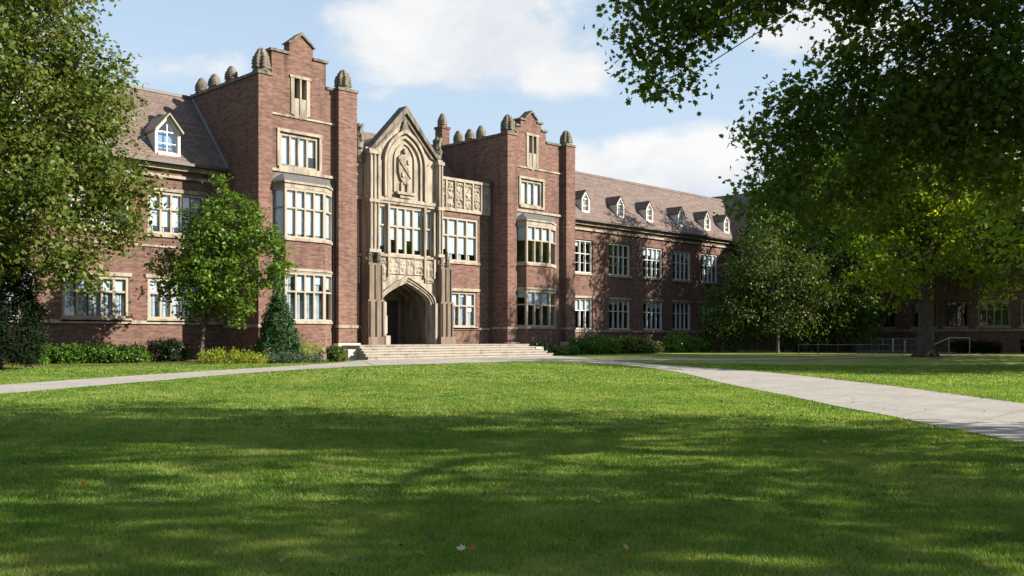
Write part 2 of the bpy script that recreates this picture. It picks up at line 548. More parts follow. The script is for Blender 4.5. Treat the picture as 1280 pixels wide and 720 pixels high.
def ground_mat():
    m, nt, out = new_mat('lawn_turf')
    p = principled(nt, out, .95, .08)
    g = nt.nodes.new('ShaderNodeNewGeometry'); pos = g.outputs['Position']
    a = noise_tex(nt, .16, 5, .6, pos)
    r = ramp(nt, [(.32, (.165, .215, .054)), (.5, (.225, .260, .080)), (.72, (.31, .30, .125))])
    nt.links.new(a.outputs[0], r.inputs[0])
    b = noise_tex(nt, 26, 5, .75, pos)
    r2 = ramp(nt, [(.3, (.55, .58, .5)), (.68, (1.22, 1.2, 1.15))])
    nt.links.new(b.outputs[0], r2.inputs[0])
    c = mixrgb(nt, r.outputs[0], r2.outputs[0], 1, 'MULTIPLY')
    d = noise_tex(nt, 1.7, 5, .65, pos)
    r3 = ramp(nt, [(.35, (.80, .84, .78)), (.7, (1.14, 1.1, 1.1))])
    nt.links.new(d.outputs[0], r3.inputs[0])
    c = mixrgb(nt, c, r3.outputs[0], 1, 'MULTIPLY')
    nt.links.new(c, p.inputs['Base Color'])
    bump(nt, b.outputs[0], .8, .05, p)
    return m
GROUND = ground_mat()

def grid_axis(lo, hi, step, far):
    c = list(np.arange(lo, hi + 1e-6, step))
    e, s = [], step
    x = hi
    while x < far: s *= 1.45; x += s; e.append(x)
    b, s = [], step
    x = lo
    while x > -far: s *= 1.45; x -= s; b.append(x)
    return np.array(b[::-1] + c + e)
gx = grid_axis(-66, 36, .6, 900); gy = grid_axis(-56, 12, .6, 900)
GX, GY = np.meshgrid(gx, gy, indexing='ij')
V = np.c_[GX.ravel(), GY.ravel(), ter(GX, GY).ravel()]
ny = len(gy)
idx = np.arange(len(gx) * ny).reshape(len(gx), ny)
F = np.stack([idx[:-1, :-1], idx[1:, :-1], idx[1:, 1:], idx[:-1, 1:]], -1).reshape(-1, 4)
me = bpy.data.meshes.new('lawn'); me.from_pydata(V.tolist(), [], F.tolist()); me.materials.append(GROUND)
me.polygons.foreach_set('use_smooth', [True] * len(me.polygons))
lawn = tag(link(bpy.data.objects.new('lawn', me)), 'mown green lawn reaching from the foreground to the brick building', 'lawn', kind='structure')

def concrete_mat():
    m, nt, out = new_mat('path_concrete')
    p = principled(nt, out, .9, .2)
    g = nt.nodes.new('ShaderNodeNewGeometry'); pos = g.outputs['Position']
    a = noise_tex(nt, .7, 6, .65, pos)
    r = ramp(nt, [(.3, (.25, .232, .21)), (.7, (.33, .308, .28))])
    nt.links.new(a.outputs[0], r.inputs[0])
    st_ = noise_tex(nt, 2.6, 6, .7, pos, 1.2)
    rs = ramp(nt, [(.30, (.66, .64, .62)), (.46, (1, 1, 1))])
    nt.links.new(st_.outputs[0], rs.inputs[0])
    rc_ = mixrgb(nt, r.outputs[0], rs.outputs[0], 1, 'MULTIPLY')
    vo = nt.nodes.new('ShaderNodeTexVoronoi'); vo.feature = 'DISTANCE_TO_EDGE'; vo.inputs['Scale'].default_value = .33
    dn = noise_tex(nt, 1.3, 4, .6, pos)
    vv = N(nt, 'ShaderNodeVectorMath', operation='MULTIPLY_ADD'); vv.inputs[1].default_value = (.9, .9, .9)
    nt.links.new(dn.outputs['Color'], vv.inputs[0]); nt.links.new(pos, vv.inputs[2])
    nt.links.new(vv.outputs[0], vo.inputs['Vector'])
    ck = N(nt, 'ShaderNodeMath', operation='LESS_THAN'); ck.inputs[1].default_value = .004
    nt.links.new(vo.outputs['Distance'], ck.inputs[0])
    r = nt.nodes.new('NodeReroute'); nt.links.new(mixrgb(nt, rc_, (.20, .175, .15), ck.outputs[0]), r.inputs[0])
    b = noise_tex(nt, 40, 4, .7, pos)
    r2 = ramp(nt, [(.3, (.82, .82, .82)), (.7, (1.1, 1.1, 1.1))])
    nt.links.new(b.outputs[0], r2.inputs[0])
    c = mixrgb(nt, r.outputs[0], r2.outputs[0], 1, 'MULTIPLY')
    uv = nt.nodes.new('ShaderNodeUVMap'); uv.uv_map = 'run'
    s = nt.nodes.new('ShaderNodeSeparateXYZ'); nt.links.new(uv.outputs[0], s.inputs[0])
    mm = N(nt, 'ShaderNodeMath', operation='MULTIPLY'); mm.inputs[1].default_value = 1 / 2.4
    nt.links.new(s.outputs[0], mm.inputs[0])
    fr = N(nt, 'ShaderNodeMath', operation='FRACT'); nt.links.new(mm.outputs[0], fr.inputs[0])
    cp = N(nt, 'ShaderNodeMath', operation='LESS_THAN'); cp.inputs[1].default_value = .016
    nt.links.new(fr.outputs[0], cp.inputs[0])
    c = mixrgb(nt, c, (.16, .14, .12), cp.outputs[0])
    nt.links.new(c, p.inputs['Base Color'])
    bump(nt, b.outputs[0], .3, .01, p)
    return m
CONC = concrete_mat()

def strip(name, a, b, n, label, dz=.016, m=8):
    a = resample(smooth(a), n); b = resample(smooth(b), n)
    ts = np.linspace(0, 1, m + 1)
    P = a[:, None, :] * (1 - ts)[None, :, None] + b[:, None, :] * ts[None, :, None]
    Z = ter(P[..., 0], P[..., 1]) + dz
    mid = P[:, m // 2]
    run = np.r_[0, np.cumsum(np.hypot(*np.diff(mid, axis=0).T))]
    Vv = np.c_[P.reshape(-1, 2), Z.ravel()]
    # turned-down rim so that the slab has an edge
    id_ = np.arange(n * (m + 1)).reshape(n, m + 1)
    Fv = np.stack([id_[:-1, :-1], id_[1:, :-1], id_[1:, 1:], id_[:-1, 1:]], -1).reshape(-1, 4)
    me = bpy.data.meshes.new(name); me.from_pydata(Vv.tolist(), [], Fv.tolist()); me.materials.append(CONC)
    uv = me.uv_layers.new(name='run')
    li = np.empty(len(me.loops), np.int32); me.loops.foreach_get('vertex_index', li)
    U = np.c_[run[li // (m + 1)], (li % (m + 1)) / m]
    uv.data.foreach_set('uv', U.astype(np.float32).ravel())
    o = link(bpy.data.objects.new(name, me))
    # face up
    if me.polygons[0].normal.z < 0: me.flip_normals()
    tag(o, label, 'path', kind='structure')
    return np.vstack([a, b[::-1]])
POLYS = []
POLYS.append(strip('path', RP_UP, RP_LOW, 140, 'broad pale concrete path curving from the steps to the right foreground', .020))
POLYS.append(strip('path', LP_UP, LP_LOW, 140, 'pale concrete path running along the lawn towards the left edge', .016))
POLYS.append(strip('path', [(-13.2, -12.4), (-8.63, -14.0), (-4.5, -16.2), (4, -19.3), (14, -22.6)], [(-14.3, -13.9), (-10.16, -15.3), (-5.65, -17.5), (3.5, -20.9), (13.6, -24.1)], 60, 'thin concrete side path crossing the shaded lawn behind the broad path', .012))
POLYS.append(strip('forecourt', [(-23.4, -6.7), (-19, -6.7), (-14, -6.7), (-9.6, -6.7)], [(-27.3, -12.9), (-23.3, -12.95), (-19.07, -12.9), (-12.4, -12.5)], 40, 'concrete forecourt at the foot of the entrance steps', .024))

# ------------------------------------------------------------------ the building
HB = tag(empty('school_building', (0, 0, 0)), 'long red brick collegiate building with two stepped-gable towers and a carved stone entrance bay', 'building')
G0 = .2          # walls start below the ground line
EAVE, RIDGE_Z, RIDGE_Y = 10.05, 14.37, 3.5
mapY = lambda Y: (lambda a, z, d: (a, Y - d, z))             # plane facing -Y; d outwards

def lerp(p, q, t): return (p[0] + (q[0] - p[0]) * t, p[1] + (q[1] - p[1]) * t)

def window(p0, p1, z0, z1, cols, trans=(.62,), mat=TAN, bar=.085, border=.12, recess=.0, sill=True, blind=.4, curtain=0.0, rows_extra=None, head=False, blinds=True):
    """window in the wall line p0->p1: frame, pane, sill, blind"""
    L = math.hypot(p1[0] - p0[0], p1[1] - p0[1])
    f = MB()
    d1 = .02 - recess
    d0 = d1 - .15
    f.obox(p0, p1, 0, border, d0, d1, z0, z1); f.obox(p0, p1, L - border, L, d0, d1, z0, z1)
    f.obox(p0, p1, border, L - border, d0, d1, z1 - border, z1); f.obox(p0, p1, border, L - border, d0, d1, z0, z0 + border * .8)
    iw = L - 2 * border
    zi0, zi1 = z0 + border * .8, z1 - border
    for i in range(1, cols):
        a = border + iw * i / cols
        f.obox(p0, p1, a - bar / 2, a + bar / 2, d0 + .01, d1 - .02, zi0, zi1)
    for t in trans:
        zt = zi0 + (zi1 - zi0) * t
        for i in range(cols):
            a0 = border + iw * i / cols + (bar / 2 if i else 0); a1 = border + iw * (i + 1) / cols - (bar / 2 if i < cols - 1 else 0)
            f.obox(p0, p1, a0, a1, d0 + .02, d1 - .03, zt - bar * .45, zt + bar * .45)
    if rows_extra:
        # thin glazing bars
        for i in range(cols):
            a0 = border + iw * i / cols + bar / 2; a1 = border + iw * (i + 1) / cols - bar / 2
            for t in rows_extra:
                zt = zi0 + (zi1 - zi0) * t
                f.obox(p0, p1, a0, a1, d0 + .03, d0 + .055, zt - .012, zt + .012)
    w = f.build('window', mat, HB)
    g = MB()
    L0 = border * .6
    t = ((p1[0] - p0[0]) / L, (p1[1] - p0[1]) / L); n = (t[1], -t[0])
    dq = d0 + .04
    P = lambda a, z: (p0[0] + t[0] * a + n[0] * dq, p0[1] + t[1] * a + n[1] * dq, z)
    g.add([P(L0, zi0 - .01), P(L - L0, zi0 - .01), P(L - L0, zi1 + .01), P(L0, zi1 + .01)], [(0, 1, 2, 3)])
    g.build('pane', GLASS, w)
    if sill:
        s = MB()
        s.obox(p0, p1, -.10, L + .10, -.05, .10, z0 - .16, z0 - .003)
        s.build('sill', STONE, w)
    if blinds:
        b = MB()
        for i in range(cols):
            a0 = border + iw * i / cols + .02; a1 = border + iw * (i + 1) / cols - .02
            q = blind if random.random() < .6 else min(.97, max(0, blind + random.choice((-.35, -.2, -.1, .12, .3))))
            if blind > 0: q = max(q, .05)
            if q > .03 and blind > 0:
                b.obox(p0, p1, a0, a1, d0 - .02, d0 - .008, zi1 - (zi1 - zi0) * q, zi1)
        if b.v: b.build('blind', BLIND, w)
        if curtain:
            c = MB()
            for i in range(cols):
                a0 = border + iw * i / cols; a1 = a0 + iw / cols
                w_ = (a1 - a0) * curtain * random.uniform(.8, 1.15)
                k = 6
                for j in range(k):       # folds
                    u0 = a0 + .02 + w_ * j / k
                    c.obox(p0, p1, u0, u0 + w_ / k * .92, d0 - .09 - .03 * (j % 2), d0 - .06 - .03 * (j % 2), zi0, zi1)
            c.build('curtain', CURTAIN, w)
    return w

# ---- wing walls
RW_X = [1.31, 5.87, 10.17, 14.2, 18.36]
RW_W = 1.32
holes_r = []
for x in RW_X:
    holes_r += [(x - RW_W, x + RW_W, 6.2, 8.62), (x - RW_W, x + RW_W, 2.1, 4.36)]
wb = MB()
wb.slab((0, 0), (1, 0), [(-3.63, 22.7, G0, 9.98)], holes_r, .4)
wb.build('wing_wall', BRICK, HB)
LW = [(-34.9, -31.85), (-30.95, -28.0), (-39.0, -36.0), (-43.2, -40.2)]
holes_l = []
for a, b in LW: holes_l += [(a, b, 2.42, 4.4), (a, b, 6.55, 8.62)]
wb = MB()
wb.slab((0, 0), (1, 0), [(-46, -26.97, G0, 9.98)], holes_l, .4)
wb.slab((-46, 0), (0, -1), [(-7.6, -.4, G0, 9.98)], [(-5.2, -2.8, 6.4, 8.6), (-5.2, -2.8, 2.2, 4.3)], .4)     # end wall (a = -y)
wb.build('wing_wall', BRICK, HB)
# rear wing, facing -X : a = -y
RR = [(12.2, 14.1), (15.45, 17.2), (17.15 + .7, 19.5), (20.2, 22.4), (23.1, 25.3), (26.2, 28.4), (29.3, 31.5), (8.0, 10.2), (4.0, 6.2)]
holes_b = []
for a, b in RR: holes_b += [(a, b, 2.3, 4.25), (a, b, 6.2, 8.6)]
wb = MB()
wb.slab((22.7, 0), (0, -1), [(.0, 36, G0, 9.98)], holes_b + [(23.05, 24.1, .2, 1.35), (12.6, 13.6, .2, 1.0)], .4)
wb.slab((22.7, -36), (1, 0), [(.4, 8.0, G0, 9.98)], [], .4)
wb.slab((30.7, -35.6), (0, 1), [(0, 43.2, G0, 9.98)], [], .4)
wb.build('wing_wall', BRICK, HB)
wb = MB()
wb.slab((30.7, 7.6), (-1, 0), [(0, 76.7, G0, 9.98)], [], .4)
wb.build('rear_wall', BRICK, HB)
fl = MB(); fl.box(-45.5, 22.9, .45, 7.1, .9, 1.1); fl.box(-45.5, 22.9, .45, 7.1, 5.2, 5.4); fl.box(23.15, 30.2, -35.5, .40, .9, 1.1); fl.box(23.15, 30.2, -35.5, .4, 5.2, 5.4)
fl.box(-45.5, 22.9, 5.2, 5.3, 1.1, 9.8)
fl.build_each('floor', INTERIOR, HB)

# ---- trim on the wings: belts, cornice
tr = MB()
for x0, x1 in ((-46.05, -27.0), (-3.6, 22.62)):
    tr.box(x0, x1, -.09, -.003, 1.88, 2.03) if x0 > -10 else tr.box(x0, x1, -.10, -.003, 2.18, 2.34)
    tr.box(x0, x1, -.16, -.003, 9.30, 9.44)
    tr.box(x0, x1, -.24, -.003, 9.70, 9.93)
tr.box(-46.05, -27.0, -.07, -.003, 5.9, 6.0)
tr.box(22.60, 22.697, -36, -.1, 1.95, 2.1)
tr.box(22.54, 22.697, -36, -.25, 9.45, 9.6)
tr.build_each('belt_course', STONE, HB)

# ---- windows of the wings
for i, x in enumerate(RW_X):
    bl = (.16, .0, .24, .10, .34)[i]
    window((x - RW_W + .01, 0), (x + RW_W - .01, 0), 6.21, 8.61, 4, (.60,), WHITE, .07, .10, .13, True, bl, .25, (.3,))
    window((x - RW_W + .01, 0), (x + RW_W - .01, 0), 2.11, 4.35, 4, (.62,), WHITE, .07, .10, .13, True, (.38, .12, .2, .0, .3)[i], .4)
    lm = MB(); lm.obox((x - RW_W, 0), (x + RW_W, 0), -.12, RW_W * 2 + .12, -.03, .06, 4.365, 4.53); lm.build_each('lintel', STONE, HB)
for a, b in LW:
    window((a + .01, 0), (b - .01, 0), 2.43, 4.39, 5, (.66,), TAN, .11, .13, .05, True, .36, .9)
    window((a + .01, 0), (b - .01, 0), 6.56, 8.61, 5, (.62,), TAN, .11, .13, .05, True, .85, .5)
    lm = MB(); lm.obox((a, 0), (b, 0), -.12, b - a + .12, -.03, .06, 4.405, 4.58); lm.obox((a, 0), (b, 0), -.12, b - a + .12, -.03, .06, 8.63, 8.8); lm.build_each('lintel', STONE, HB)
for a, b in RR:
    window((22.7, -a - .01), (22.7, -b + .01), 2.31, 4.24, 4, (.66,), DARKMETAL if a < 20 else TAN, .06, .08, .12, True, .12, .0)
    window((22.7, -a - .01), (22.7, -b + .01), 6.21, 8.59, 4, (.6,), WHITE, .07, .10, .13, True, .35, .3)

# ---- roofs (closed prisms)
def gable_prism(name, x0, x1, mat, hip=None):
    r = MB()
    y0, y1 = -.42, 2 * RIDGE_Y + .42
    xe0 = x1; xr = x1
    if hip: xe0, xr = hip
    zb = 9.985
    vs = [(x0, y0, EAVE), (xe0, y0, EAVE), (xr, RIDGE_Y, RIDGE_Z), (x0, RIDGE_Y, RIDGE_Z), (x0, y1, EAVE), (xr, y1, EAVE),
          (x0, y0, zb), (xe0, y0, zb), (xr, y1, zb), (x0, y1, zb)]
    r.add(vs, [(0, 1, 2, 3), (3, 2, 5, 4), (6, 7, 1, 0), (9, 8, 7, 6), (4, 5, 8, 9), (0, 3, 4, 9, 6), (1, 7, 8, 5, 2)])
    return r.build(name, mat, HB)
rl = gable_prism('roof', -46.3, -26.975, ROOF)
rc = gable_prism('roof', -21.28, -9.765, ROOF)
rr = gable_prism('roof', -3.62, 22.28, ROOF, (22.28, 26.2))
r = MB()
xa, xb, xm = 22.28, 31.12, 26.7
zr = EAVE + (xm - xa) * (RIDGE_Z - EAVE) / (RIDGE_Y + .42)
vs = [(xa, -36.3, EAVE), (xa, 7.42, EAVE), (xm, 7.42, zr), (xm, -36.3, zr), (xb, 7.42, EAVE), (xb, -36.3, EAVE)]
vs += [(p[0], p[1], 9.985) for p in (vs[0], vs[1], vs[4], vs[5])]
r.add(vs, [(3, 2, 1, 0), (2, 3, 5, 4), (0, 1, 7, 6), (3, 0, 6, 9, 5), (1, 2, 4, 8, 7), (5, 9, 8, 4), (6, 7, 8, 9)])
rw = r.build('roof', ROOF_Y, HB)
for roof, x0, x1 in ((rl, -46.3, -27.0), (rr, -3.6, 22.2)):
    g = MB(); g.box(x0, x1, -.56, -.425, 9.93, 10.07); g.build('gutter', GUTTER, roof)
    g = MB(); g.box(x0, x1 + (3.6 if roof is rr else 0), RIDGE_Y - .13, RIDGE_Y + .13, RIDGE_Z - .10, RIDGE_Z + .06); g.build('ridge_cap', LEAD if roof is rl else ROOF, roof)
g = MB(); g.box(22.14, 22.275, -36.3, -.5, 9.93, 10.07); g.build('gutter', GUTTER, rw)
# lead flashing where the left roof meets the tower
g = MB()
k = (RIDGE_Z - EAVE) / (RIDGE_Y + .42)
g.prism([(-.42, EAVE + .02), (RIDGE_Y, RIDGE_Z + .02), (RIDGE_Y, RIDGE_Z + .22), (-.42, EAVE + .22)], lambda a, z, d: (-26.972 - d, a, z), 0, .05)
g.build('flashing', mat_plain('blue_grey_lead', (.16, .20, .26), .5, .4), rl)

def dormer(x, w, z0, ze, za, roof, blue=False):
    """gabled roof dormer, front at y"""
    y = -.42 + (z0 - EAVE) / k + .02
    h = w / 2
    yb = -.42 + (za - EAVE) / k
    b = MB()
    f = mapY(y)
    # side cheeks and front with opening
    fw = .13
    b.prism([(x - h, z0 - .3), (x - h + fw, z0 - .3), (x - h + fw, ze), (x - h, ze)], f, -(yb - y), 0)
    b.prism([(x + h - fw, z0 - .3), (x + h, z0 - .3), (x + h, ze), (x + h - fw, ze)], f, -(yb - y), 0)
    b.prism([(x - h, ze + .001), (x - h + fw, ze + .001), (x, za - fw * 1.3), (x + h - fw, ze + .001), (x + h, ze + .001), (x, za)], f, -(yb - y), 0)
    b.prism([(x - h + fw, z0 - .02), (x + h - fw, z0 - .02), (x + h - fw, z0 + .1), (x - h + fw, z0 + .1)], f, -.5, .06)
    d = b.build('dormer', WHITE, HB)
    rf = MB()
    for s in (-1, 1):
        pts = [(x + s * (h + .06), ze - .06), (x, za + .01), (x, za + .09), (x + s * (h + .09), ze + .02)]
        if s < 0: pts = pts[::1]
        else: pts = pts[::-1]
        rf.prism(pts[::-1], f, -(yb - y), .05 if not blue else .22)
    rf.build('dormer_roof', ROOF_Y if not blue else TAN, d)
    q = MB()
    iw = h - fw
    ya = y + .08
    zt = za - fw * 1.6
    for s in (-1, 1):
        q.box(x + s * iw - .035, x + s * iw + .035, ya, ya + .06, z0 + .1, ze)
    q.box(x - iw, x + iw, ya + .002, ya + .058, z0 + .1, z0 + .17)
    zm = (z0 + ze) / 2
    q.box(x - iw, x + iw, ya + .004, ya + .056, ze - .04, ze + .02)
    q.box(x - iw, x + iw, ya + .004, ya + .056, zm - .02, zm + .02)
    q.box(x - .022, x + .022, ya + .006, ya + .054, z0 + .1, zt)
    q.build('window_frame', WHITE, d)
    pn = MB()
    pn.add([(x - iw, ya + .03, z0 + .1), (x + iw, ya + .03, z0 + .1), (x + iw, ya + .03, ze), (x, ya + .03, zt), (x - iw, ya + .03, ze)], [(0, 1, 2, 3, 4)])
    pn.build('pane', GLASS, d)
    cu = MB(); cu.box(x - iw, x + iw, ya + .2, ya + .22, z0 + .0, ze - (.0 if blue else .45 * random.random()))
    cu.build('blind', CURTAIN if not blue else mat_plain('blue_pane_reflection', (.16, .26, .42), .8, .1), d)  # left dormers: blue backing paints the reflection seen in the pane
for x in (2.0, 6.15, 9.9, 14.3, 18.25, 21.35):
    dormer(x, .90, 10.66, 11.68, 12.25, rr)
dormer(-29.98, 1.28, 10.4, 11.55, 12.35, rl, True)
dormer(-36.5, 1.28, 10.4, 11.55, 12.35, rl, True)
dormer(-42.0, 1.28, 10.4, 11.55, 12.35, rl, True)

# ---- towers
def finial_bm(c, h, r, k=28):
    """leaf-clad ogive finial"""
    b = MB()
    r = r * .98
    steps = 20
    prof = [(r * 1.12, 0), (r * 1.12, h * .07), (r * .92, h * .09), (r * .9, h * .14)]
    for i in range(steps + 1):
        t = i / steps
        rr_ = r * (.98 * max(0, 1 - t ** 1.9) ** .62 + .03)
        rr_ *= 1 + .16 * (1 - (t * 6) % 1) - .08
        prof.append((rr_, h * (.15 + .85 * t)))
    def mod(w, z):
        q = z / h
        if q < .145: return 1
        return 1 + .20 * math.cos(7 * w) + .05 * math.sin(13 * w + 9 * q)
    b.lathe(c, prof, k, mod)
    return b

FY = -3.2
def tower(x0, x1, yb, ztop, steps, gable_tip, left_b, right_b, slit, win3, bay, z_string, ncols3, bays_cols):
    zr_ = ztop - .55
    holes = [(slit[0], slit[1], slit[2], slit[3]), win3, (bay[0] + .02, bay[1] - .02, bay[4], bay[5]), (bay[0] + .02, bay[1] - .02, bay[6], bay[7])]
    b = MB()
    solids = [(x0, x1, G0, ztop)] + steps
    b.slab((0, FY), (1, 0), solids, holes, .5)
    xg0, xg1, zg0, zg1 = gable_tip
    b.prism([(xg0, zg0 + .001), (xg1, zg0 + .001), ((xg0 + xg1) / 2, zg1)], mapY(FY), -.5, 0)
    # sides, back, roof deck
    b.slab((x0, FY), (0, -1), [(-(yb - FY), -.5, G0, ztop)], [], .4)
    b.slab((x1, FY), (0, 1), [(.5, yb - FY, G0, ztop)], [], .4)
    b.slab((0, yb), (-1, 0), [(-(x1 - .4), -(x0 + .4), 9, ztop)], [], .4)
    b.box(x0 + .4, x1 - .4, FY + .5, yb - .4, ztop - 1.0, ztop - .8)
    t = b.build('tower', BRICK, HB)
    # corner piers standing proud
    pr = MB()
    for (a0, a1, pj) in (left_b, right_b):
        pr.box(a0, a1, FY - pj, FY - .002, G0, ztop + .02)
    pr.build_each('buttress', BRICK, t)
    # copings
    cp = MB()
    edges = []
    cp.box(x0 - .06, left_b[1] + .05, FY - left_b[2] - .06, FY + .55, ztop + .03, ztop + .17)
    cp.box(right_b[0] - .05, x1 + .06, FY - right_b[2] - .06, FY + .55, ztop + .03, ztop + .17)
    cp.box(x0 - .08, x0 + .46, FY + .56, yb + .06, ztop + .002, ztop + .15)
    cp.box(x1 - .46, x1 + .08, FY + .56, yb + .06, ztop + .002, ztop + .15)
    cp.box(x0 + .47, x1 - .47, yb - .45, yb + .06, ztop + .002, ztop + .14)
    # gable steps: caps on every visible top and at every riser
    segs = sorted(steps, key=lambda s_: s_[3])
    for i, s_ in enumerate(segs):
        nxt = segs[i + 1] if i + 1 < len(segs) else None
        lo = nxt[0] if nxt else xg0
        hi = nxt[1] if nxt else xg1
        if lo - s_[0] > .05: cp.box(s_[0] - .10, lo - .005, FY - .09, FY + .56, s_[3] + .002, s_[3] + .13)
        if s_[1] - hi > .05: cp.box(hi + .005, s_[1] + .10, FY - .09, FY + .56, s_[3] + .002, s_[3] + .13)
    lo, hi = segs[0][0], segs[0][1]
    if lo - left_b[1] > .2: cp.box(left_b[1] + .06, lo - .005, FY - .08, FY + .55, ztop + .002, ztop + .14)
    if right_b[0] - hi > .2: cp.box(hi + .005, right_b[0] - .06, FY - .08, FY + .55, ztop + .002, ztop + .14)
    xm_ = (xg0 + xg1) / 2
    f = mapY(FY)
    cp.prism([(xg0 - .12, zg0 - .02), (xg0 - .02, zg0 - .02), (xm_, zg1 + .01), (xm_, zg1 + .17)], f, -.58, .10)
    cp.prism([(xg1 + .12, zg0 - .02), (xm_, zg1 + .17), (xm_, zg1 + .01), (xg1 + .02, zg0 - .02)], f, -.58, .10)
    cp.build_each('coping', STONE_G, t)
    # string courses and plinth
    sc = MB()
    sc.box(left_b[1] + .01, right_b[0] - .01, FY - .07, FY - .003, z_string, z_string + .10)
    sc.box(left_b[1] + .01, right_b[0] - .01, FY - .10, FY - .003, bay[7] + .86, bay[7] + 1.0)
    for (a0, a1, pj) in (left_b, right_b):
        sc.box(a0 - .05, a1 + .05, FY - pj - .06, FY - .004, 2.02, 2.17)
    sc.box(x0 - .06, x0 - .003, FY + .003, -.02, 2.02, 2.17)
    sc.build_each('belt_course', STONE, t)
    pl = MB()
    for (a0, a1, pj) in (left_b, right_b):
        pl.box(a0 - .12, a1 + .12, FY - pj - .14, FY - .004, G0, 1.22)
    pl.build_each('plinth', PALE, t)
    # slit window: stone surround, louvre, carved apron
    s0, s1, sz0, sz1 = slit
    m = MB()
    m.box(s0 - .16, s0 + .04, FY - .05, FY + .3, sz0 - .1, sz1 + .02); m.box(s1 - .04, s1 + .16, FY - .05, FY + .3, sz0 - .1, sz1 + .02)
    m.box(s0 - .22, s1 + .22, FY - .08, FY + .3, sz1 + .021, sz1 + .16)
    zm = sz0 + (sz1 - sz0) * .42
    m.box(s0 + .041, s1 - .041, FY - .03, FY + .2, sz0 - .1, zm)
    cx = (s0 + s1) / 2
    m.box(cx - .05, cx + .05, FY - .075, FY + .25, sz0 - .25, sz1 + .02)
    m.prism([(s0 - .1, sz0 - .101), (cx, sz0 - .34), (s1 + .1, sz0 - .101)], mapY(FY), -.05, .06)
    m.build('slit_surround', STONE, t)
    lv = MB()
    lv.box(s0 + .042, s1 - .042, FY + .27, FY + .31, zm, sz1)
    lv.build('louvre', DARKMETAL, t)
    # third floor window
    a0, a1, z0, z1 = win3
    window((a0 + .01, FY), (a1 - .01, FY), z0 + .01, z1 - .01, ncols3, (), STONE, .11, .14, .08, True, .96, 0)
    sr = MB()
    sr.box(a0 - .16, a0 - .003, FY - .06, FY + .05, z0 - .02, z1 + .02); sr.box(a1 + .003, a1 + .16, FY - .06, FY + .05, z0 - .02, z1 + .02)
    sr.box(a0 - .18, a1 + .18, FY - .08, FY + .05, z1 + .021, z1 + .17)
    sr.build_each('window_surround', STONE, t)
    # canted bay of two storeys
    bx0, bx1, fx0, fx1, z1a, z1b, z2a, z2b = bay[0], bay[1], bay[2], bay[3], bay[4], bay[5], bay[6], bay[7]
    FB = FY - .68
    plan = lambda e, y=FY - .004: [(bx0 - e, y), (fx0 - e * .7, FB - e), (fx1 + e * .7, FB - e), (bx1 + e, y)]
    bb = MB()
    bb.hprism(plan(0), G0, z1a - .14)
    bay_o = bb.build('bay_window', BRICK, HB)
    b2 = MB(); b2.hprism(plan(0), z1b + .20, z2a - .14); b2.build('bay_wall', BRICK, bay_o)
    st = MB()
    for za, zb, e in ((z1a - .139, z1a - .001, .09), (z1b + .001, z1b + .199, .05), (z1b + .07, z1b + .15, .10), (z2a - .139, z2a - .001, .09), (z2b + .001, z2b + .24, .04), (z2b + .241, z2b + .34, .12)):
        st.hprism(plan(e), za, zb)
    st.hprism(plan(.10), G0, 1.0)
    st.build_each('moulding', STONE, bay_o)
    lr = MB()
    zt0, zt1 = z2b + .341, z2b + .80
    q = plan(.10)
    top = [(bx0 + .25, FY - .004), (fx0 + .25, FY - .12), (fx1 - .25, FY - .12), (bx1 - .25, FY - .004)]
    vs_ = [(x, y, zt0) for x, y in q] + [(x, y, zt1) for x, y in top]
    lr.add(vs_, [(0, 1, 5, 4), (1, 2, 6, 5), (2, 3, 7, 6), (4, 5, 6, 7), (3, 2, 1, 0), (3, 0, 4, 7)])
    lr.build('bay_roof', LEAD, bay_o)
    P = plan(0)
    for za, zb, bl in ((z1a, z1b, .40 if x0 < -20 else .36), (z2a, z2b, .95 if x0 < -20 else .36)):
        cols = bays_cols[0 if za == z1a else 1]
        window(P[0], P[1], za, zb, 1, (.62,), TAN, .09, .10, .0, False, bl, 0)
        window(P[1], P[2], za, zb, cols, (.62,), TAN, .085, .11, .0, False, bl, .75 if x0 < -20 else .3)
        window(P[2], P[3], za, zb, 1, (.62,), TAN, .09, .10, .0, False, bl, 0)
    # corner finials
    return t

TL = tower(-26.97, -21.28, 3.4, 14.35,
           [(-26.15, -22.97, 14.2, 15.68), (-25.15, -23.76, 15.6, 16.3)], (-25.15, -23.76, 16.3, 16.78),
           (-26.97, -26.2, .16), (-22.44, -21.28, .38), (-24.92, -24.12, 12.85, 14.55), (-25.7, -23.4, 10.05, 11.75),
           (-26.2, -22.6, -25.83, -23.5, 2.35, 4.75, 6.45, 8.9), 12.55, 4, (4, 4))
TR = tower(-9.76, -3.63, 2.95, 14.05,
           [(-8.8, -6.05, 13.9, 14.75), (-8.4, -6.5, 14.7, 15.2), (-7.95, -6.95, 15.15, 15.42)], (-7.95, -6.95, 15.42, 15.78),
           (-9.76, -8.91, .18), (-4.52, -3.63, .42), (-7.74, -6.95, 12.45, 14.3), (-8.43, -6.38, 9.85, 11.5),
           (-8.92, -5.1, -8.6, -6.4, 2.2, 4.45, 6.15, 8.55), 12.2, 3, (3, 3))
for t, x, y, z, h, r_ in ((TL, -26.6, -3.0, 14.52, 1.25, .40), (TL, -21.86, -3.15, 14.52, 1.1, .40), (TR, -9.36, -3.0, 14.22, 1.2, .42), (TR, -4.08, -3.2, 14.22, 1.0, .38)):
    finial_bm((x, y, z), h, r_).build('finial', STONE_G, t, True)
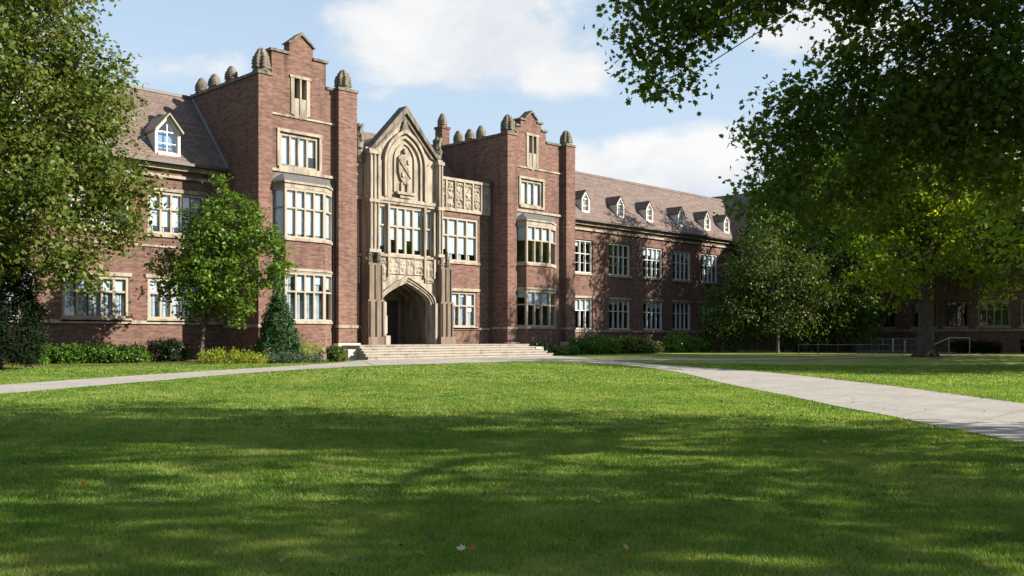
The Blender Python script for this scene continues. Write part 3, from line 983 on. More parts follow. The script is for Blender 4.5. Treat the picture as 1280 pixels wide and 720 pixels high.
for t, x, ys, z in ((TL, -26.76, (2.75, 1.35, -.4), 14.50), (TR, -9.52, (1.4, .3, -.75), 14.2), (TL, -21.5, (2.75, 1.35, -.4), 14.5), (TR, -3.86, (1.4, .3, -.75), 14.2)):
    for i, y in enumerate(ys):
        h = .86 if i != 1 else .8
        finial_bm((x, y, z), h, .30, 16).build('finial', STONE_G, t, True)
# stair turret on the back corner of the right tower
tu = MB(); tu.box(-9.86, -9.2, 2.6, 3.3, 13.0, 15.35); tu.box(-9.92, -9.14, 2.54, 3.36, 15.351, 15.5)
tur = tu.build('turret', BRICK, TR)
finial_bm((-9.53, 2.95, 15.5), .95, .3, 16).build('finial', STONE_G, TR, True)
tu = MB(); tu.box(-21.75, -21.05, 2.6, 3.3, 13.0, 14.8); tu.build('turret', BRICK, TL)
# down pipes
dp = MB(); dp.tube([(-9.9, -2.02, 1.1), (-9.9, -2.02, 11.0)], .07, 8)
for z in (3, 5.5, 8, 10.2): dp.tube([(-9.9, -2.02, z), (-9.9, -2.02, z + .1)], .10, 8)
dp.box(-10.03, -9.78, -2.16, -1.92, 10.9, 11.25)
dp.build('downpipe', DARKMETAL, TR)
dp = MB(); dp.tube([(-22.56, -3.3, 1.2), (-22.56, -3.3, 9.6)], .05, 8); dp.build('downpipe', DARKMETAL, TL)

# ---- entrance block between the towers
CY = -1.9
cwin = [(-20.42, -19.88, 6.15, 8.6), (-20.42, -19.88, 2.15, 4.1), (-14.22, -10.86, 6.12, 8.78), (-13.15, -11.03, 2.15, 4.3)]
b = MB()
b.slab((0, CY), (1, 0), [(-21.28, -9.765, G0, 10.95)], cwin + [(-19.7, -14.5, G0, 9.4)], .4)
cw = b.build('entrance_wall', BRICK, HB)
window((-20.41, CY), (-19.89, CY), 6.16, 8.59, 1, (.62,), TAN, .09, .09, .04, True, .5, 0)
window((-20.41, CY), (-19.89, CY), 2.16, 4.09, 1, (.62,), TAN, .09, .09, .04, True, .1, 0)
window((-14.21, CY), (-10.87, CY), 6.13, 8.77, 4, (.60,), TAN, .11, .13, .06, True, .85, .6)
window((-13.14, CY), (-11.04, CY), 2.16, 4.29, 3, (.62,), TAN, .10, .12, .06, True, .45, .8)
tb = MB()
tb.box(-14.35, -9.92, CY - .12, CY - .003, 9.12, 9.3)
tb.box(-20.8, -19.75, CY - .12, CY - .003, 9.12, 9.3)
tb.box(-14.35, -9.92, CY - .16, CY + .45, 10.951, 11.12)
tb.box(-20.8, -19.75, CY - .16, CY + .45, 10.951, 11.12)
tb.box(-14.3, -9.92, CY - .10, CY - .003, 1.98, 2.1)
tb.box(-13.4, -10.8, CY - .12, CY - .003, 4.32, 4.5)
for i in range(7):
    x = -14.3 + i * .725
    tb.box(x - .055, x + .055, CY - .14, CY - .003, 9.301, 10.95)
for x in (-20.72, -19.85): tb.box(x - .055, x + .055, CY - .14, CY - .003, 9.301, 10.95)
tb.build_each('moulding', STONE, cw)

def carved(x0, x1, z0, z1, Y, d, seed, mat=STONE, parent=HB, nx=26, nz=34, name='carved_panel', freq=5.5):
    """relief panel: real displaced grid with a flat margin"""
    b = MB()
    vs, fs = [], []
    for j in range(nz + 1):
        for i in range(nx + 1):
            u, v = i / nx, j / nz
            x, z = x0 + (x1 - x0) * u, z0 + (z1 - z0) * v
            e = min(u, 1 - u, v * (z1 - z0) / (x1 - x0), (1 - v) * (z1 - z0) / (x1 - x0))
            s_ = 0
            if e > .10:
                q = abs(u - .5)
                s_ = mnoise.noise(Vector((q * (x1 - x0) * freq + seed, z * freq, seed * 3.1)))
                s_ = max(-.3, min(1, s_ * 1.9 + .25)) * d
                if e < .14: s_ *= .5
            elif e > .07: s_ = -d * .3
            else: s_ = d * .5
            vs.append((x, Y - s_, z))
    for j in range(nz):
        for i in range(nx):
            q = j * (nx + 1) + i
            fs.append((q, q + 1, q + nx + 2, q + nx + 1))
    b.add(vs, fs)
    return b.build(name, mat, parent)
for i in range(6):
    x = -14.3 + i * .725 + .056
    carved(x, x + .613, 9.305, 10.945, CY - .045, .085, 3.7 * i + 1, STONE if i < 4 else STONE, cw)
carved(-20.66, -19.91, 9.305, 10.945, CY - .045, .085, 31, STONE, cw)
carved(-20.66, -19.88, 4.5, 5.95, CY - .03, .03, 44, STONE, cw, freq=2)

# pavilion
PX0, PX1, PY = -19.75, -14.4, -2.3
AX0, AX1, AXM = -18.7, -15.1, -16.9
pav = MB()
pav.slab((0, PY), (1, 0), [(PX0, PX1, G0, 12.0)], [(AX0, AX1, G0, 4.9), (-18.95, -14.9, 6.2, 8.92)], .45)
f = mapY(PY)
pav.prism([(PX0 + .3, 12.001), (PX1 - .3, 12.001), ((PX0 + PX1) / 2, 14.35)], f, -.45, 0)
# Tudor arch filler
def tudor(xa, xb, zs, za, n=14):
    """points of a four-centred arch from (xa,zs) over the apex to (xb,zs)"""
    pts = []
    xm_ = (xa + xb) / 2
    for i in range(n + 1):
        t = i / n
        u = 1 - (1 - t)
        # steep shoulder then straight run to the apex
        zz = zs + (za - zs) * (1 - (1 - u) ** 2.2) ** .8 if False else zs + (za - zs) * (u ** .62)
        pts.append((xa + (xm_ - xa) * t, zz))
    right = [(xb - (q[0] - xa), q[1]) for q in pts[::-1][1:]]
    return pts + right
arch = tudor(AX0, AX1, 3.55, 4.68)
half = [q for q in arch if q[0] <= (AX0 + AX1) / 2 + 1e-6]
pav.prism([(AX0 - .002, 4.899)] + [(AX0 - .002, 3.5)] + half + [((AX0 + AX1) / 2, 4.899)], f, -.44, -.002)
halfr = [q for q in arch if q[0] >= (AX0 + AX1) / 2 - 1e-6]
pav.prism([((AX0 + AX1) / 2, 4.899)] + halfr + [(AX1 + .002, 3.5), (AX1 + .002, 4.899)], f, -.44, -.002)
pv = pav.build('entrance_pavilion', STONE, HB)
# roof of the pavilion running back
g = MB()
xm_ = (PX0 + PX1) / 2
g.add([(PX0 + .25, PY + .45, 12.0), (PX1 - .25, PY + .45, 12.0), (xm_, PY + .45, 13.3), (PX0 + .25, 3.2, 12.0), (PX1 - .25, 3.2, 12.0), (xm_, 3.2, 13.3)],
      [(0, 1, 2), (5, 4, 3), (0, 2, 5, 3), (1, 4, 5, 2), (0, 3, 4, 1)])
g.build('pavilion_roof', ROOF_Y, pv)
b = MB(); b.box(PX0, PX0 + .4, PY + .451, .2, 9.4, 12.0); b.box(PX1 - .4, PX1, PY + .451, .2, 9.4, 12.0); b.build_each('pavilion_side', STONE, pv)

# arch mouldings: three stepped orders
am = MB()
def arch_band(xa, xb, zs, za, wd, d0, d1, zfoot):
    o = tudor(xa - wd, xb + wd, zs, za + wd)
    i_ = tudor(xa, xb, zs, za)
    for k_ in range(len(o) - 1):
        am.prism([i_[k_], i_[k_ + 1], o[k_ + 1], o[k_]][::-1], f, d0, d1)
    am.prism([(xa - wd, zfoot), (xa, zfoot), (xa, zs), (xa - wd, zs)], f, d0, d1)
    am.prism([(xb, zfoot), (xb + wd, zfoot), (xb + wd, zs), (xb, zs)], f, d0, d1)
arch_band(AX0 + .02, AX1 - .02, 3.55, 4.64, .10, -.02, .05, 1.2)
arch_band(AX0 - .10, AX1 + .10, 3.57, 4.78, .09, -.02, .12, 1.2)
arch_band(AX0 - .21, AX1 + .21, 3.6, 4.92, .10, -.02, .20, 3.4)
am.build('arch_moulding', STONE, pv)
# porch behind the arch
po = MB()
po.box(AX0 - .15, AX0 - .003, PY + .46, .6, 1.1, 5.0); po.box(AX1 + .003, AX1 + .15, PY + .46, .6, 1.1, 5.0)
po.box(AX0 - .15, AX1 + .15, PY + .46, .6, 5.001, 5.15)
for y in (-1.2, -.2):
    pts = tudor(AX0, AX1, 3.6, 4.75)
    for k_ in range(len(pts) - 1):
        po.prism([pts[k_], pts[k_ + 1], (pts[k_ + 1][0], 5.0), (pts[k_][0], 5.0)], mapY(y), -.12, .12)
po.build_each('porch', STONE_D, pv)
bw = MB(); bw.box(AX0, AX1, .42, .55, 1.1, 5.0); bw.build('porch_wall', STONE_D, pv)
for x0, x1, hs in ((-18.2, -16.82, 1), (-16.78, -15.4, -1)):
    d = MB(); d.box(x0, x1, .33, .415, 1.12, 3.7)
    for i in range(7):
        xx = x0 + (x1 - x0) * (i + .5) / 7
        d.box(xx - .07, xx + .07, .30, .3295, 1.2, 3.62)
    dd = d.build('door', DOORWOOD, pv)
    h = MB(); xh = x1 - .16 if hs > 0 else x0 + .16
    h.tube([(xh, .24, 1.9), (xh, .24, 2.75)], .03, 8); h.box(xh - .02, xh + .02, .24, .32, 2.0, 2.04); h.box(xh - .02, xh + .02, .24, .32, 2.6, 2.64)
    h.build('handle', STEEL, dd)
# open outer gate leaf with a bright edge standing in the porch
d = MB(); d.box(-18.55, -17.75, -1.6, -1.53, 1.12, 3.5)
for i in range(6): d.box(-18.5 + i * .13, -18.44 + i * .13, -1.64, -1.601, 1.15, 3.45)
gd = d.build('door', DOORWOOD, pv)
h = MB(); h.tube([(-17.83, -1.68, 1.75), (-17.83, -1.68, 2.75)], .045, 8); h.box(-17.85, -17.81, -1.68, -1.6, 1.9, 1.95); h.box(-17.85, -17.81, -1.68, -1.6, 2.5, 2.55); h.build('handle', STEEL, gd)
n_ = MB(); n_.box(-16.72, -16.55, .28, .29, 2.75, 3.05); n_.build('notice', NOTICE, pv)

# spandrel band: pierced tracery panels over the arch
for i, (x0, x1) in enumerate(((-18.95, -18.3), (-18.2, -17.45), (-17.42, -16.9), (-16.88, -16.38), (-16.35, -15.65), (-15.55, -14.9))):
    carved(x0, x1, 5.1 if i not in (0, 5) else 4.7, 6.02, PY - .04, .07, 60 + 5 * i, STONE, pv, 18, 22)
tr = MB()
tr.box(PX0 + .1, PX1 - .1, PY - .14, PY - .003, 6.04, 6.19)      # sill of the great window
tr.box(PX0 - .05, PX1 + .05, PY - .18, PY - .003, 9.16, 9.36)    # cornice
tr.box(PX0, PX1, PY - .12, PY - .003, 9.02, 9.159)
for x in (-18.97, -18.25, -15.6, -14.88):                        # shafts from the window mullions down to the arch
    tr.box(x - .07, x + .07, PY - .16, PY - .004, 4.95, 9.019)
tr.build_each('moulding', STONE, pv)
window((-18.9, PY), (-18.31, PY), 6.21, 8.91, 1, (.60,), TAN, .1, .07, .05, False, .95, 0)
window((-18.18, PY), (-15.67, PY), 6.21, 8.91, 4, (.60,), TAN, .12, .09, .05, False, .9, .5)
window((-15.53, PY), (-14.95, PY), 6.21, 8.91, 1, (.60,), TAN, .1, .07, .05, False, .95, 0)

# gable: raking coping, niche with pointed arch, relief
def pointed(xa, xb, zs, za, n=12):
    w_ = xb - xa
    pts = []
    xm_ = (xa + xb) / 2
    for i in range(n + 1):
        t = i / n
        ang = math.pi - t * math.radians(68)
        r_ = w_ * .80
        x = xa + r_ + r_ * math.cos(ang); z = r_ * math.sin(ang)
        pts.append([x, z])
    sx = (xm_ - xa) / (pts[-1][0] - xa); sz = (za - zs) / pts[-1][1]
    pts = [(xa + (x - xa) * sx, zs + z * sz) for x, z in pts]
    return pts + [(xb - (q[0] - xa), q[1]) for q in pts[::-1][1:]]
gm = MB()
xm_ = (PX0 + PX1) / 2
rk = .24
gm.prism([(PX0 - .02, 11.75), (PX0 + .42, 11.98), (xm_, 14.25), (xm_, 14.66)], f, -.46, .26)
gm.prism([(PX1 + .02, 11.75), (xm_, 14.66), (xm_, 14.25), (PX1 - .42, 11.98)], f, -.46, .26)
gm.prism([(PX0 + .45, 11.85), (PX0 + .72, 11.95), (xm_, 13.95), (xm_, 14.2)], f, -.02, .12)
gm.prism([(PX1 - .45, 11.85), (xm_, 14.2), (xm_, 13.95), (PX1 - .72, 11.95)], f, -.02, .12)
gcop = gm.build('gable_coping', STONE_G, pv)
ni = MB()
def pband(xa, xb, zs, za, wd, d0, d1, zf):
    o = pointed(xa - wd, xb + wd, zs, za + wd * 1.3); i_ = pointed(xa, xb, zs, za)
    for k_ in range(len(o) - 1):
        ni.prism([i_[k_], i_[k_ + 1], o[k_ + 1], o[k_]][::-1], f, d0, d1)
    ni.prism([(xa - wd, zf), (xa, zf), (xa, zs), (xa - wd, zs)], f, d0, d1)
    ni.prism([(xb, zf), (xb + wd, zf), (xb + wd, zs), (xb, zs)], f, d0, d1)
pband(-18.45, -15.7, 11.3, 13.1, .16, -.02, .24, 9.37)
pband(-18.2, -15.95, 11.35, 12.82, .13, -.02, .13, 9.37)
pband(-17.75, -16.4, 11.55, 12.5, .10, -.02, .09, 9.75)
ni.box(-17.75, -16.4, PY - .30, PY - .003, 9.6, 9.74); ni.box(-17.5, -16.65, PY - .2, PY - .003, 9.42, 9.599)
for x in (-18.9, -15.25): 
    ni.box(x - .22, x + .22, PY - .07, PY - .003, 9.37, 11.3)
    ni.prism([(x - .22, 11.301), (x + .22, 11.301), (x, 11.6)], f, -.003, .07)
ni.build('niche_moulding', STONE, pv)
# relief: shield and leaf ornaments
rl_ = MB()
sh = [(-17.55, 11.75), (-17.55, 10.9), (-17.4, 10.5), (-17.08, 10.2), (-16.75, 10.5), (-16.6, 10.9), (-16.6, 11.75), (-16.85, 11.9), (-17.08, 11.78), (-17.3, 11.9)]
rl_.prism(sh, f, -.003, .14)
rl_.prism([(-17.5, 11.6), (-17.5, 11.45), (-16.7, 10.55), (-16.62, 10.75)], f, .1, .20)
for (x, z, r_) in ((-17.3, 11.45, .13), (-16.85, 11.5, .12), (-17.25, 10.75, .12), (-16.87, 11.05, .11), (-17.08, 12.1, .13)):
    pts = [(x + r_ * math.cos(a) * (1 + .2 * math.cos(5 * a)), z + r_ * 1.3 * math.sin(a)) for a in np.linspace(0, 2 * math.pi, 15)[:-1]]
    rl_.prism(pts, f, -.003, .22)
for x in (-17.3, -16.88): rl_.box(x - .06, x + .06, PY - .12, PY - .003, 9.741, 10.3)
rl_.build('relief_shield', STONE, pv)
em = MB()
for (x, z, rx, rz) in ((xm_, 13.42, .2, .34), (xm_, 13.75, .12, .16), (xm_ - .15, 13.25, .13, .13), (xm_ + .15, 13.25, .13, .13)):
    pts = [(x + rx * math.cos(a), z + rz * math.sin(a)) for a in np.linspace(0, 2 * math.pi, 13)[:-1]]
    em.prism(pts, f, -.003, .10 + rx * .3)
em.build('apex_ornament', STONE_G, pv)

# piers beside the entrance: clustered shafts below, pinnacles half way
def pier(x0, x1, ytop_proj, zt):
    m = MB()
    m.box(x0, x1, PY - .52, PY - .002, G0, 3.6)
    m.box(x0 + .08, x1 - .08, PY - .42, PY - .002, 3.601, zt)
    for i in range(3):
        xx = x0 + .12 + (x1 - x0 - .24) * i / 2
        m.tube([(xx, PY - .55, 1.3), (xx, PY - .55, 3.5)], .07, 8)
        m.tube([(xx, PY - .44, 3.6), (xx, PY - .44, zt - .1)], .06, 8)
    o = m.build('pier', STONE_D, pv)
    q = MB(); q.box(x0 - .08, x1 + .08, PY - .62, PY - .002, G0, 1.55); q.build('pier_base', STONE_D, o)
    for xx in (x0 + .25, x1 - .25):
        pn = MB()
        pn.lathe((xx, PY - .26, zt), [(.17, -.2), (.17, .12), (.21, .16), (.15, .22), (.13, .42), (.16, .46), (.03, .85), (.05, .9), (.01, .98)], 8)
        pn.build('pinnacle', STONE_G, o, False)
    return o
pier(-19.95, -18.86, .8, 5.6)
pier(-14.72, -13.75, .8, 5.6)
cl = MB()
for x in (-18.72, -14.86): cl.box(x - .13, x + .13, PY - .34, PY - .002, G0, 3.5); 
cl.build_each('jamb_shaft', STONE, pv)
bp = MB(); bp.box(-18.90, -18.55, PY - .66, PY - .35, G0, 1.62); bp.build('pedestal', STONE, pv)
# upper piers: slender clustered shafts running to the gable foot, each ending in a pinnacle
up = MB()
for x0, x1 in ((-19.72, -19.05), (-14.75, -14.38)):
    up = MB()
    up.box(x0, x1, PY - .28, PY - .003, 6.2, 11.9)
    n_s = 3 if x1 - x0 > .5 else 2
    for i in range(n_s):
        xx = x0 + .08 + (x1 - x0 - .16) * i / (n_s - 1)
        up.tube([(xx, PY - .31, 6.3), (xx, PY - .31, 11.6)], .06, 8)
    for z in (6.2, 8.95, 11.6): up.box(x0 - .06, x1 + .06, PY - .4, PY - .004, z, z + .18)
    up.build('shaft_pier', STONE, pv)
def beast(x, y, z0, h):
    m = MB()
    m.box(x - .22, x + .22, y - .22, y + .22, z0, z0 + h * .35)
    m.lathe((x, y, z0 + h * .35), [(.30, 0), (.30, .08), (.2, .12), (.22, h * .2), (.28, h * .28), (.2, h * .36), (.23, h * .45), (.24, h * .55), (.12, h * .62), (.02, h * .66)], 10, lambda w_, z: 1 + .22 * math.cos(3 * w_ + z * 4))
    m.tube([(x, y - .1, z0 + h * .55), (x - .15, y - .35, z0 + h * .75), (x - .05, y - .4, z0 + h * .95)], [.12, .1, .07], 7)
    return m.build('carved_beast', STONE_G, pv, True)
beast(-14.25, -1.95, 11.1, 2.3)
beast(-19.95, -1.95, 11.1, 2.2)
ch = MB(); ch.box(-20.6, -20.15, 1.0, 1.5, 12.0, 15.05); ch.box(-20.7, -20.05, .9, 1.6, 15.051, 15.2); ch.lathe((-20.38, 1.25, 15.2), [(.18, 0), (.2, .3), (.14, .33), (.14, .45)], 8)
ch.build('chimney', STONE_G, rc)

# ---- entrance steps and landing
st = MB()
zs = [1.12, .985, .85, .715, .58]
for i, z in enumerate(zs):
    e = .36 * i
    x1 = -9.8 + e * .4
    st.box(-22.3 - e * .4, x1, -5.2 - e, -5.2 - e + .359 if i else -1.92, .1, z - .052)
    st.box(-22.33 - e * .4, x1 + .03, -5.2 - e - .045, -5.2 - e + .355 if i else -1.925, z - .05, z)
stp = st.build('entrance_steps', mat_stone('step_stone', (.27, .24, .205), (.17, .15, .125), .45), HB, bevel=.008)
wc = MB(); wc.box(-23.0, -22.45, -5.2, -3.9, .1, .92); wc.box(-9.55, -8.9, -5.6, -4.0, .1, .95)
wc.build_each('cheek_block', PALE, HB)

# ------------------------------------------------------------------ vegetation
def W(r, fw, z=0.0):
    """a point r metres right of and fw metres ahead of where the photographer stood"""
    return np.array([CAM[0] + fw * FWD[0] + r * RGT[0], CAM[1] + fw * FWD[1] + r * RGT[1], z])

MAPLE = np.array([(0, -.5), (.18, -.30), (.46, -.22), (.30, .0), (.50, .22), (.20, .20), (0, .55), (-.20, .20), (-.50, .22), (-.30, .0), (-.46, -.22), (-.18, -.30)])
OVATE = np.array([(0, -.5), (.30, -.15), (.26, .18), (0, .55), (-.26, .18), (-.30, -.15)])
NEEDLE = np.array([(-.07, -.5), (.07, -.5), (.05, .35), (0, .5), (-.05, .35)])
SLIM = np.array([(0, -.5), (.16, 0), (0, .5), (-.16, 0)])

def leaves(pos, size, tmpl, up=.9, outward=None, fold=.18, spread=1.0, jit=.45):
    """leaf polygons at pos; returns vertices (n*k,3)"""
    n = len(pos); k = len(tmpl)
    nrm = rng.normal(size=(n, 3)) * spread
    nrm[:, 2] += up
    if outward is not None: nrm += outward
    nrm /= np.linalg.norm(nrm, axis=1, keepdims=True) + 1e-9
    a = rng.normal(size=(n, 3)); a[:, 2] -= .35
    a -= nrm * (a * nrm).sum(1, keepdims=True)
    a /= np.linalg.norm(a, axis=1, keepdims=True) + 1e-9
    b = np.cross(nrm, a)
    s = size * (1 + jit * rng.uniform(-1, 1, n))
    v = pos[:, None, :] + s[:, None, None] * (tmpl[None, :, 0, None] * b[:, None, :] + tmpl[None, :, 1, None] * a[:, None, :])
    v += (s[:, None] * np.abs(tmpl[None, :, 0]) * fold)[..., None] * nrm[:, None, :]
    v -= (s[:, None] * (tmpl[None, :, 1] ** 2) * fold * .9)[..., None] * nrm[:, None, :]
    return v.reshape(-1, 3)

def clumps_in(lobes, n, inner=.35, rough=.28, seed=0.0):
    """clump centres spread through the volume of the lobes, thicker towards the outside"""
    L = [(np.asarray(c, float), np.asarray(r if hasattr(r, '__len__') else (r, r, r), float)) for c, r in lobes]
    wts = np.array([np.prod(r) ** (.72) for _, r in L]); wts /= wts.sum()
    out, outn, own = [], [], []
    for i, (c, r) in enumerate(L):
        m = max(2, int(round(n * wts[i])))
        d = rng.normal(size=(m, 3)); d /= np.linalg.norm(d, axis=1, keepdims=True)
        t = (inner ** 3 + (1 - inner ** 3) * rng.random(m)) ** (1 / 3)
        bump_ = np.array([mnoise.noise(Vector((q * 2.1).tolist()) + Vector((seed, i * 1.7, 0))) for q in d])
        t = t * (1 + rough * 1.6 * bump_)
        out.append(c + d * r * t[:, None]); outn.append(d); own += [i] * m
    return np.vstack(out), np.vstack(outn), np.array(own)

def wood(mb, trunk_pts, trunk_r, lobes, cl, own, limb_r, twig_every=6, start=(.45, 1.0), sub_r=.02, twig_n=None):
    """limbs from the trunk to the lobes, thin branches on to the clumps"""
    T = [Vector(p) for p in trunk_pts]
    def on_trunk(t):
        q = t * (len(T) - 1); i = min(int(q), len(T) - 2)
        return T[i].lerp(T[i + 1], q - i)
    for i, (c, r) in enumerate(lobes):
        c = Vector(np.asarray(c).tolist())
        p0 = on_trunk(random.uniform(*start))
        if p0.z > c.z - .3: p0 = on_trunk(max(start[0], .45))
        mid = p0.lerp(c, .5) + Vector((random.uniform(-.3, .3), random.uniform(-.3, .3), .12 * (c - p0).length))
        q1 = p0.lerp(mid, .5) + Vector((random.uniform(-.15, .15), random.uniform(-.15, .15), .05 * (c - p0).length))
        q2 = mid.lerp(c, .5) + Vector((random.uniform(-.2, .2), random.uniform(-.2, .2), .03))
        mb.tube([p0, q1, mid, q2, c], [limb_r, limb_r * .8, limb_r * .6, limb_r * .42, limb_r * .25], 6)
        ids = np.nonzero(own == i)[0][::twig_every]
        for j in ids:
            e = Vector(cl[j].tolist())
            s_ = q2.lerp(c, random.random()) if random.random() < .5 else mid.lerp(q2, random.random())
            m_ = s_.lerp(e, .55) + Vector((random.uniform(-.1, .1), random.uniform(-.1, .1), .08 * (e - s_).length))
            mb.tube([s_, m_, e], [sub_r * 1.3, sub_r * .8, sub_r * .3], 4)

def tree(name, label, cat, trunk_pts, trunk_r, lobes, n_cl, per, sig, size, tmpl, lmat, limb_r=.08, bark=None, group=None, inner=.35, rough=.28,
         up=.9, tint=(0, 1), twig_every=6, sub_r=.02, fold=.18, start=(.45, 1.0), flare=1.5, extra=None, outb=.5):
    base = Vector(trunk_pts[0])
    root = tag(empty(name, base), label, cat, group)
    loc = lambda p: tuple(np.asarray(p, float) - np.array(base))
    mb = MB()
    k = len(trunk_pts)
    rad = [trunk_r * (1 - .62 * i / (k - 1)) for i in range(k)]
    # root flare
    tp = [Vector(p) for p in trunk_pts]
    pts = [tp[0] - Vector((0, 0, .25)), tp[0] + Vector((0, 0, .02)), tp[0].lerp(tp[1], .12), tp[0].lerp(tp[1], .35)] + tp[1:]
    rr_ = [trunk_r * flare * 1.15, trunk_r * flare, trunk_r * 1.12, trunk_r] + rad[1:]
    mb.tube([loc(p) for p in pts], rr_, 12)
    for i in range(7 if trunk_r > .2 else 0):
        w_ = 2 * math.pi * i / 7 + random.uniform(-.3, .3)
        d = np.array([math.cos(w_), math.sin(w_), 0]) * trunk_r
        b0 = np.array(tp[0])
        mb.tube([loc(b0 + d * .75 + (0, 0, .55)), loc(b0 + d * 1.1 + (0, 0, .16)), loc(b0 + d * 1.8 + (0, 0, -.05))], [trunk_r * .25, trunk_r * .3, trunk_r * .12], 6)
    L = [(loc(c), r) for c, r in lobes]
    cl, nr, own = clumps_in(L, n_cl, inner, rough, random.uniform(0, 99))
    wood(mb, [loc(p) for p in trunk_pts], rad, L, cl, own, limb_r, twig_every, start, sub_r)
    mb.build('trunk', bark or BARK, root, True)
    pos = np.repeat(cl, per, 0) + rng.normal(size=(len(cl) * per, 3)) * np.array(sig)
    od = np.repeat(nr, per, 0) * outb
    v = leaves(pos, size, tmpl, up, od, fold)
    ct = np.clip(rng.normal(.5, .2, len(cl)), 0, 1)
    tt = np.clip(np.repeat(ct, per) * .6 + .4 * rng.random(len(pos)), 0, 1)
    tt = tint[0] + (tint[1] - tint[0]) * tt
    np_mesh('crown', v, len(tmpl), lmat, tt, root)
    return root

def shrub(name, label, cat, lobes, n_cl, per, sig, size, tmpl, lmat, group=None, tint=(0, 1), up=.6, stems=10, base=None, inner=.45):
    c0 = np.mean([np.asarray(c) for c, _ in lobes], 0)
    bz = terf(c0[0], c0[1])
    b = Vector((c0[0], c0[1], bz))
    root = tag(empty(name, b), label, cat, group)
    L = [(tuple(np.asarray(c, float) - np.array(b)), r) for c, r in lobes]
    cl, nr, own = clumps_in(L, n_cl, inner, .22, random.uniform(0, 99))
    gz = np.array([terf(p[0] + b.x, p[1] + b.y) - b.z for p in cl])
    cl[:, 2] = np.maximum(cl[:, 2], gz + .06)
    st_ = MB()
    for i, (c, r) in enumerate(L):
        for _ in range(max(3, stems // len(L))):
            e = cl[random.choice(np.nonzero(own == i)[0].tolist())]
            x, y = c[0] + random.uniform(-.12, .12), c[1] + random.uniform(-.12, .12)
            st_.tube([(x, y, -.1), ((x + e[0]) / 2, (y + e[1]) / 2, e[2] * .6), tuple(e)], [.022, .014, .005], 5)
    st_.build('stem', BARK, root, True)
    pos = np.repeat(cl, per, 0) + rng.normal(size=(len(cl) * per, 3)) * np.array(sig)
    g2 = np.repeat(gz, per) + .02
    pos[:, 2] = np.maximum(pos[:, 2], g2)
    v = leaves(pos, size, tmpl, up, np.repeat(nr, per, 0) * .8)
    ct = np.clip(rng.normal(.5, .22, len(cl)), 0, 1)
    tt = np.clip(np.repeat(ct, per) * .5 + .5 * rng.random(len(pos)), 0, 1)
    np_mesh('foliage', v, len(tmpl), lmat, tint[0] + (tint[1] - tint[0]) * tt, root)
    return root

GREEN = [(0, (.022, .048, .008)), (.4, (.045, .085, .013)), (.75, (.085, .125, .020)), (1, (.15, .16, .03))]
L_NEAR = mat_leaf('leaf_maple', [(0, (.022, .046, .007)), (.5, (.042, .074, .009)), (.85, (.085, .118, .014)), (1, (.22, .20, .025))], .5, .4, 2.4)
L_BIG = mat_leaf('leaf_bronze_green', [(0, (.028, .055, .008)), (.4, (.060, .098, .014)), (.72, (.115, .130, .026)), (1, (.20, .145, .06))], .36, .42, 1.2)
L_SMALL = mat_leaf('leaf_fresh_green', [(0, (.03, .078, .008)), (.5, (.068, .135, .014)), (1, (.15, .19, .03))], .34, .42, 1.3)
L_B = mat_leaf('leaf_far_maple', [(0, (.045, .09, .008)), (.5, (.105, .165, .012)), (.85, (.20, .23, .02)), (1, (.33, .17, .015))], .5, .45, 2.2)
L_DARK = mat_leaf('leaf_shade_dark_evergreen', [(0, (.004, .009, .004)), (1, (.012, .023, .008))], .12, .7, 1.0, .08)  # evergreen colour lowered to near black to carry the shade under the maple
L_SPRUCE = mat_leaf('needle_blue_green', [(0, (.012, .038, .012)), (.6, (.03, .075, .026)), (1, (.07, .125, .045))], .12, .5, 1.0)
L_PALE = mat_leaf('leaf_pale_green', [(0, (.07, .13, .03)), (1, (.17, .24, .065))], .35, .5, 1.2)
L_BROWN = mat_leaf('leaf_pinkish_brown', [(0, (.035, .072, .014)), (.6, (.075, .112, .026)), (1, (.15, .13, .055))], .32, .5, 1.2)
L_CORNER = mat_leaf('leaf_corner_green', [(0, (.026, .066, .010)), (1, (.090, .155, .024))], .40, .5, 1.2)
L_HEDGE = mat_leaf('leaf_hedge', [(0, (.028, .085, .009)), (1, (.105, .20, .024))], .25, .4, 1.2)
L_HEDGE_D = mat_leaf('leaf_hedge_dark', [(0, (.014, .028, .010)), (1, (.040, .062, .018))], .2, .4, 1.1)
L_YELLOW = mat_leaf('leaf_yellow_green', [(0, (.13, .19, .018)), (1, (.33, .36, .04))], .3, .4, 1.2)
L_JUNIPER = mat_leaf('needle_grey_green', [(0, (.03, .055, .03)), (1, (.075, .115, .06))], .12, .5, 1.0)
L_BOX = mat_leaf('leaf_boxwood', [(0, (.04, .07, .012)), (1, (.11, .15, .028))], .2, .4, 1.1)

def px_lobe(px, py, fw, r, dr=0.0, squash=None):
    """lobe whose centre lies fw metres ahead; r in metres"""
    return (W((px - 640) / 1168 * fw, fw + dr, 1.6 + (420 - py) / 1168 * fw), r if squash is None else (r, r, r * squash))

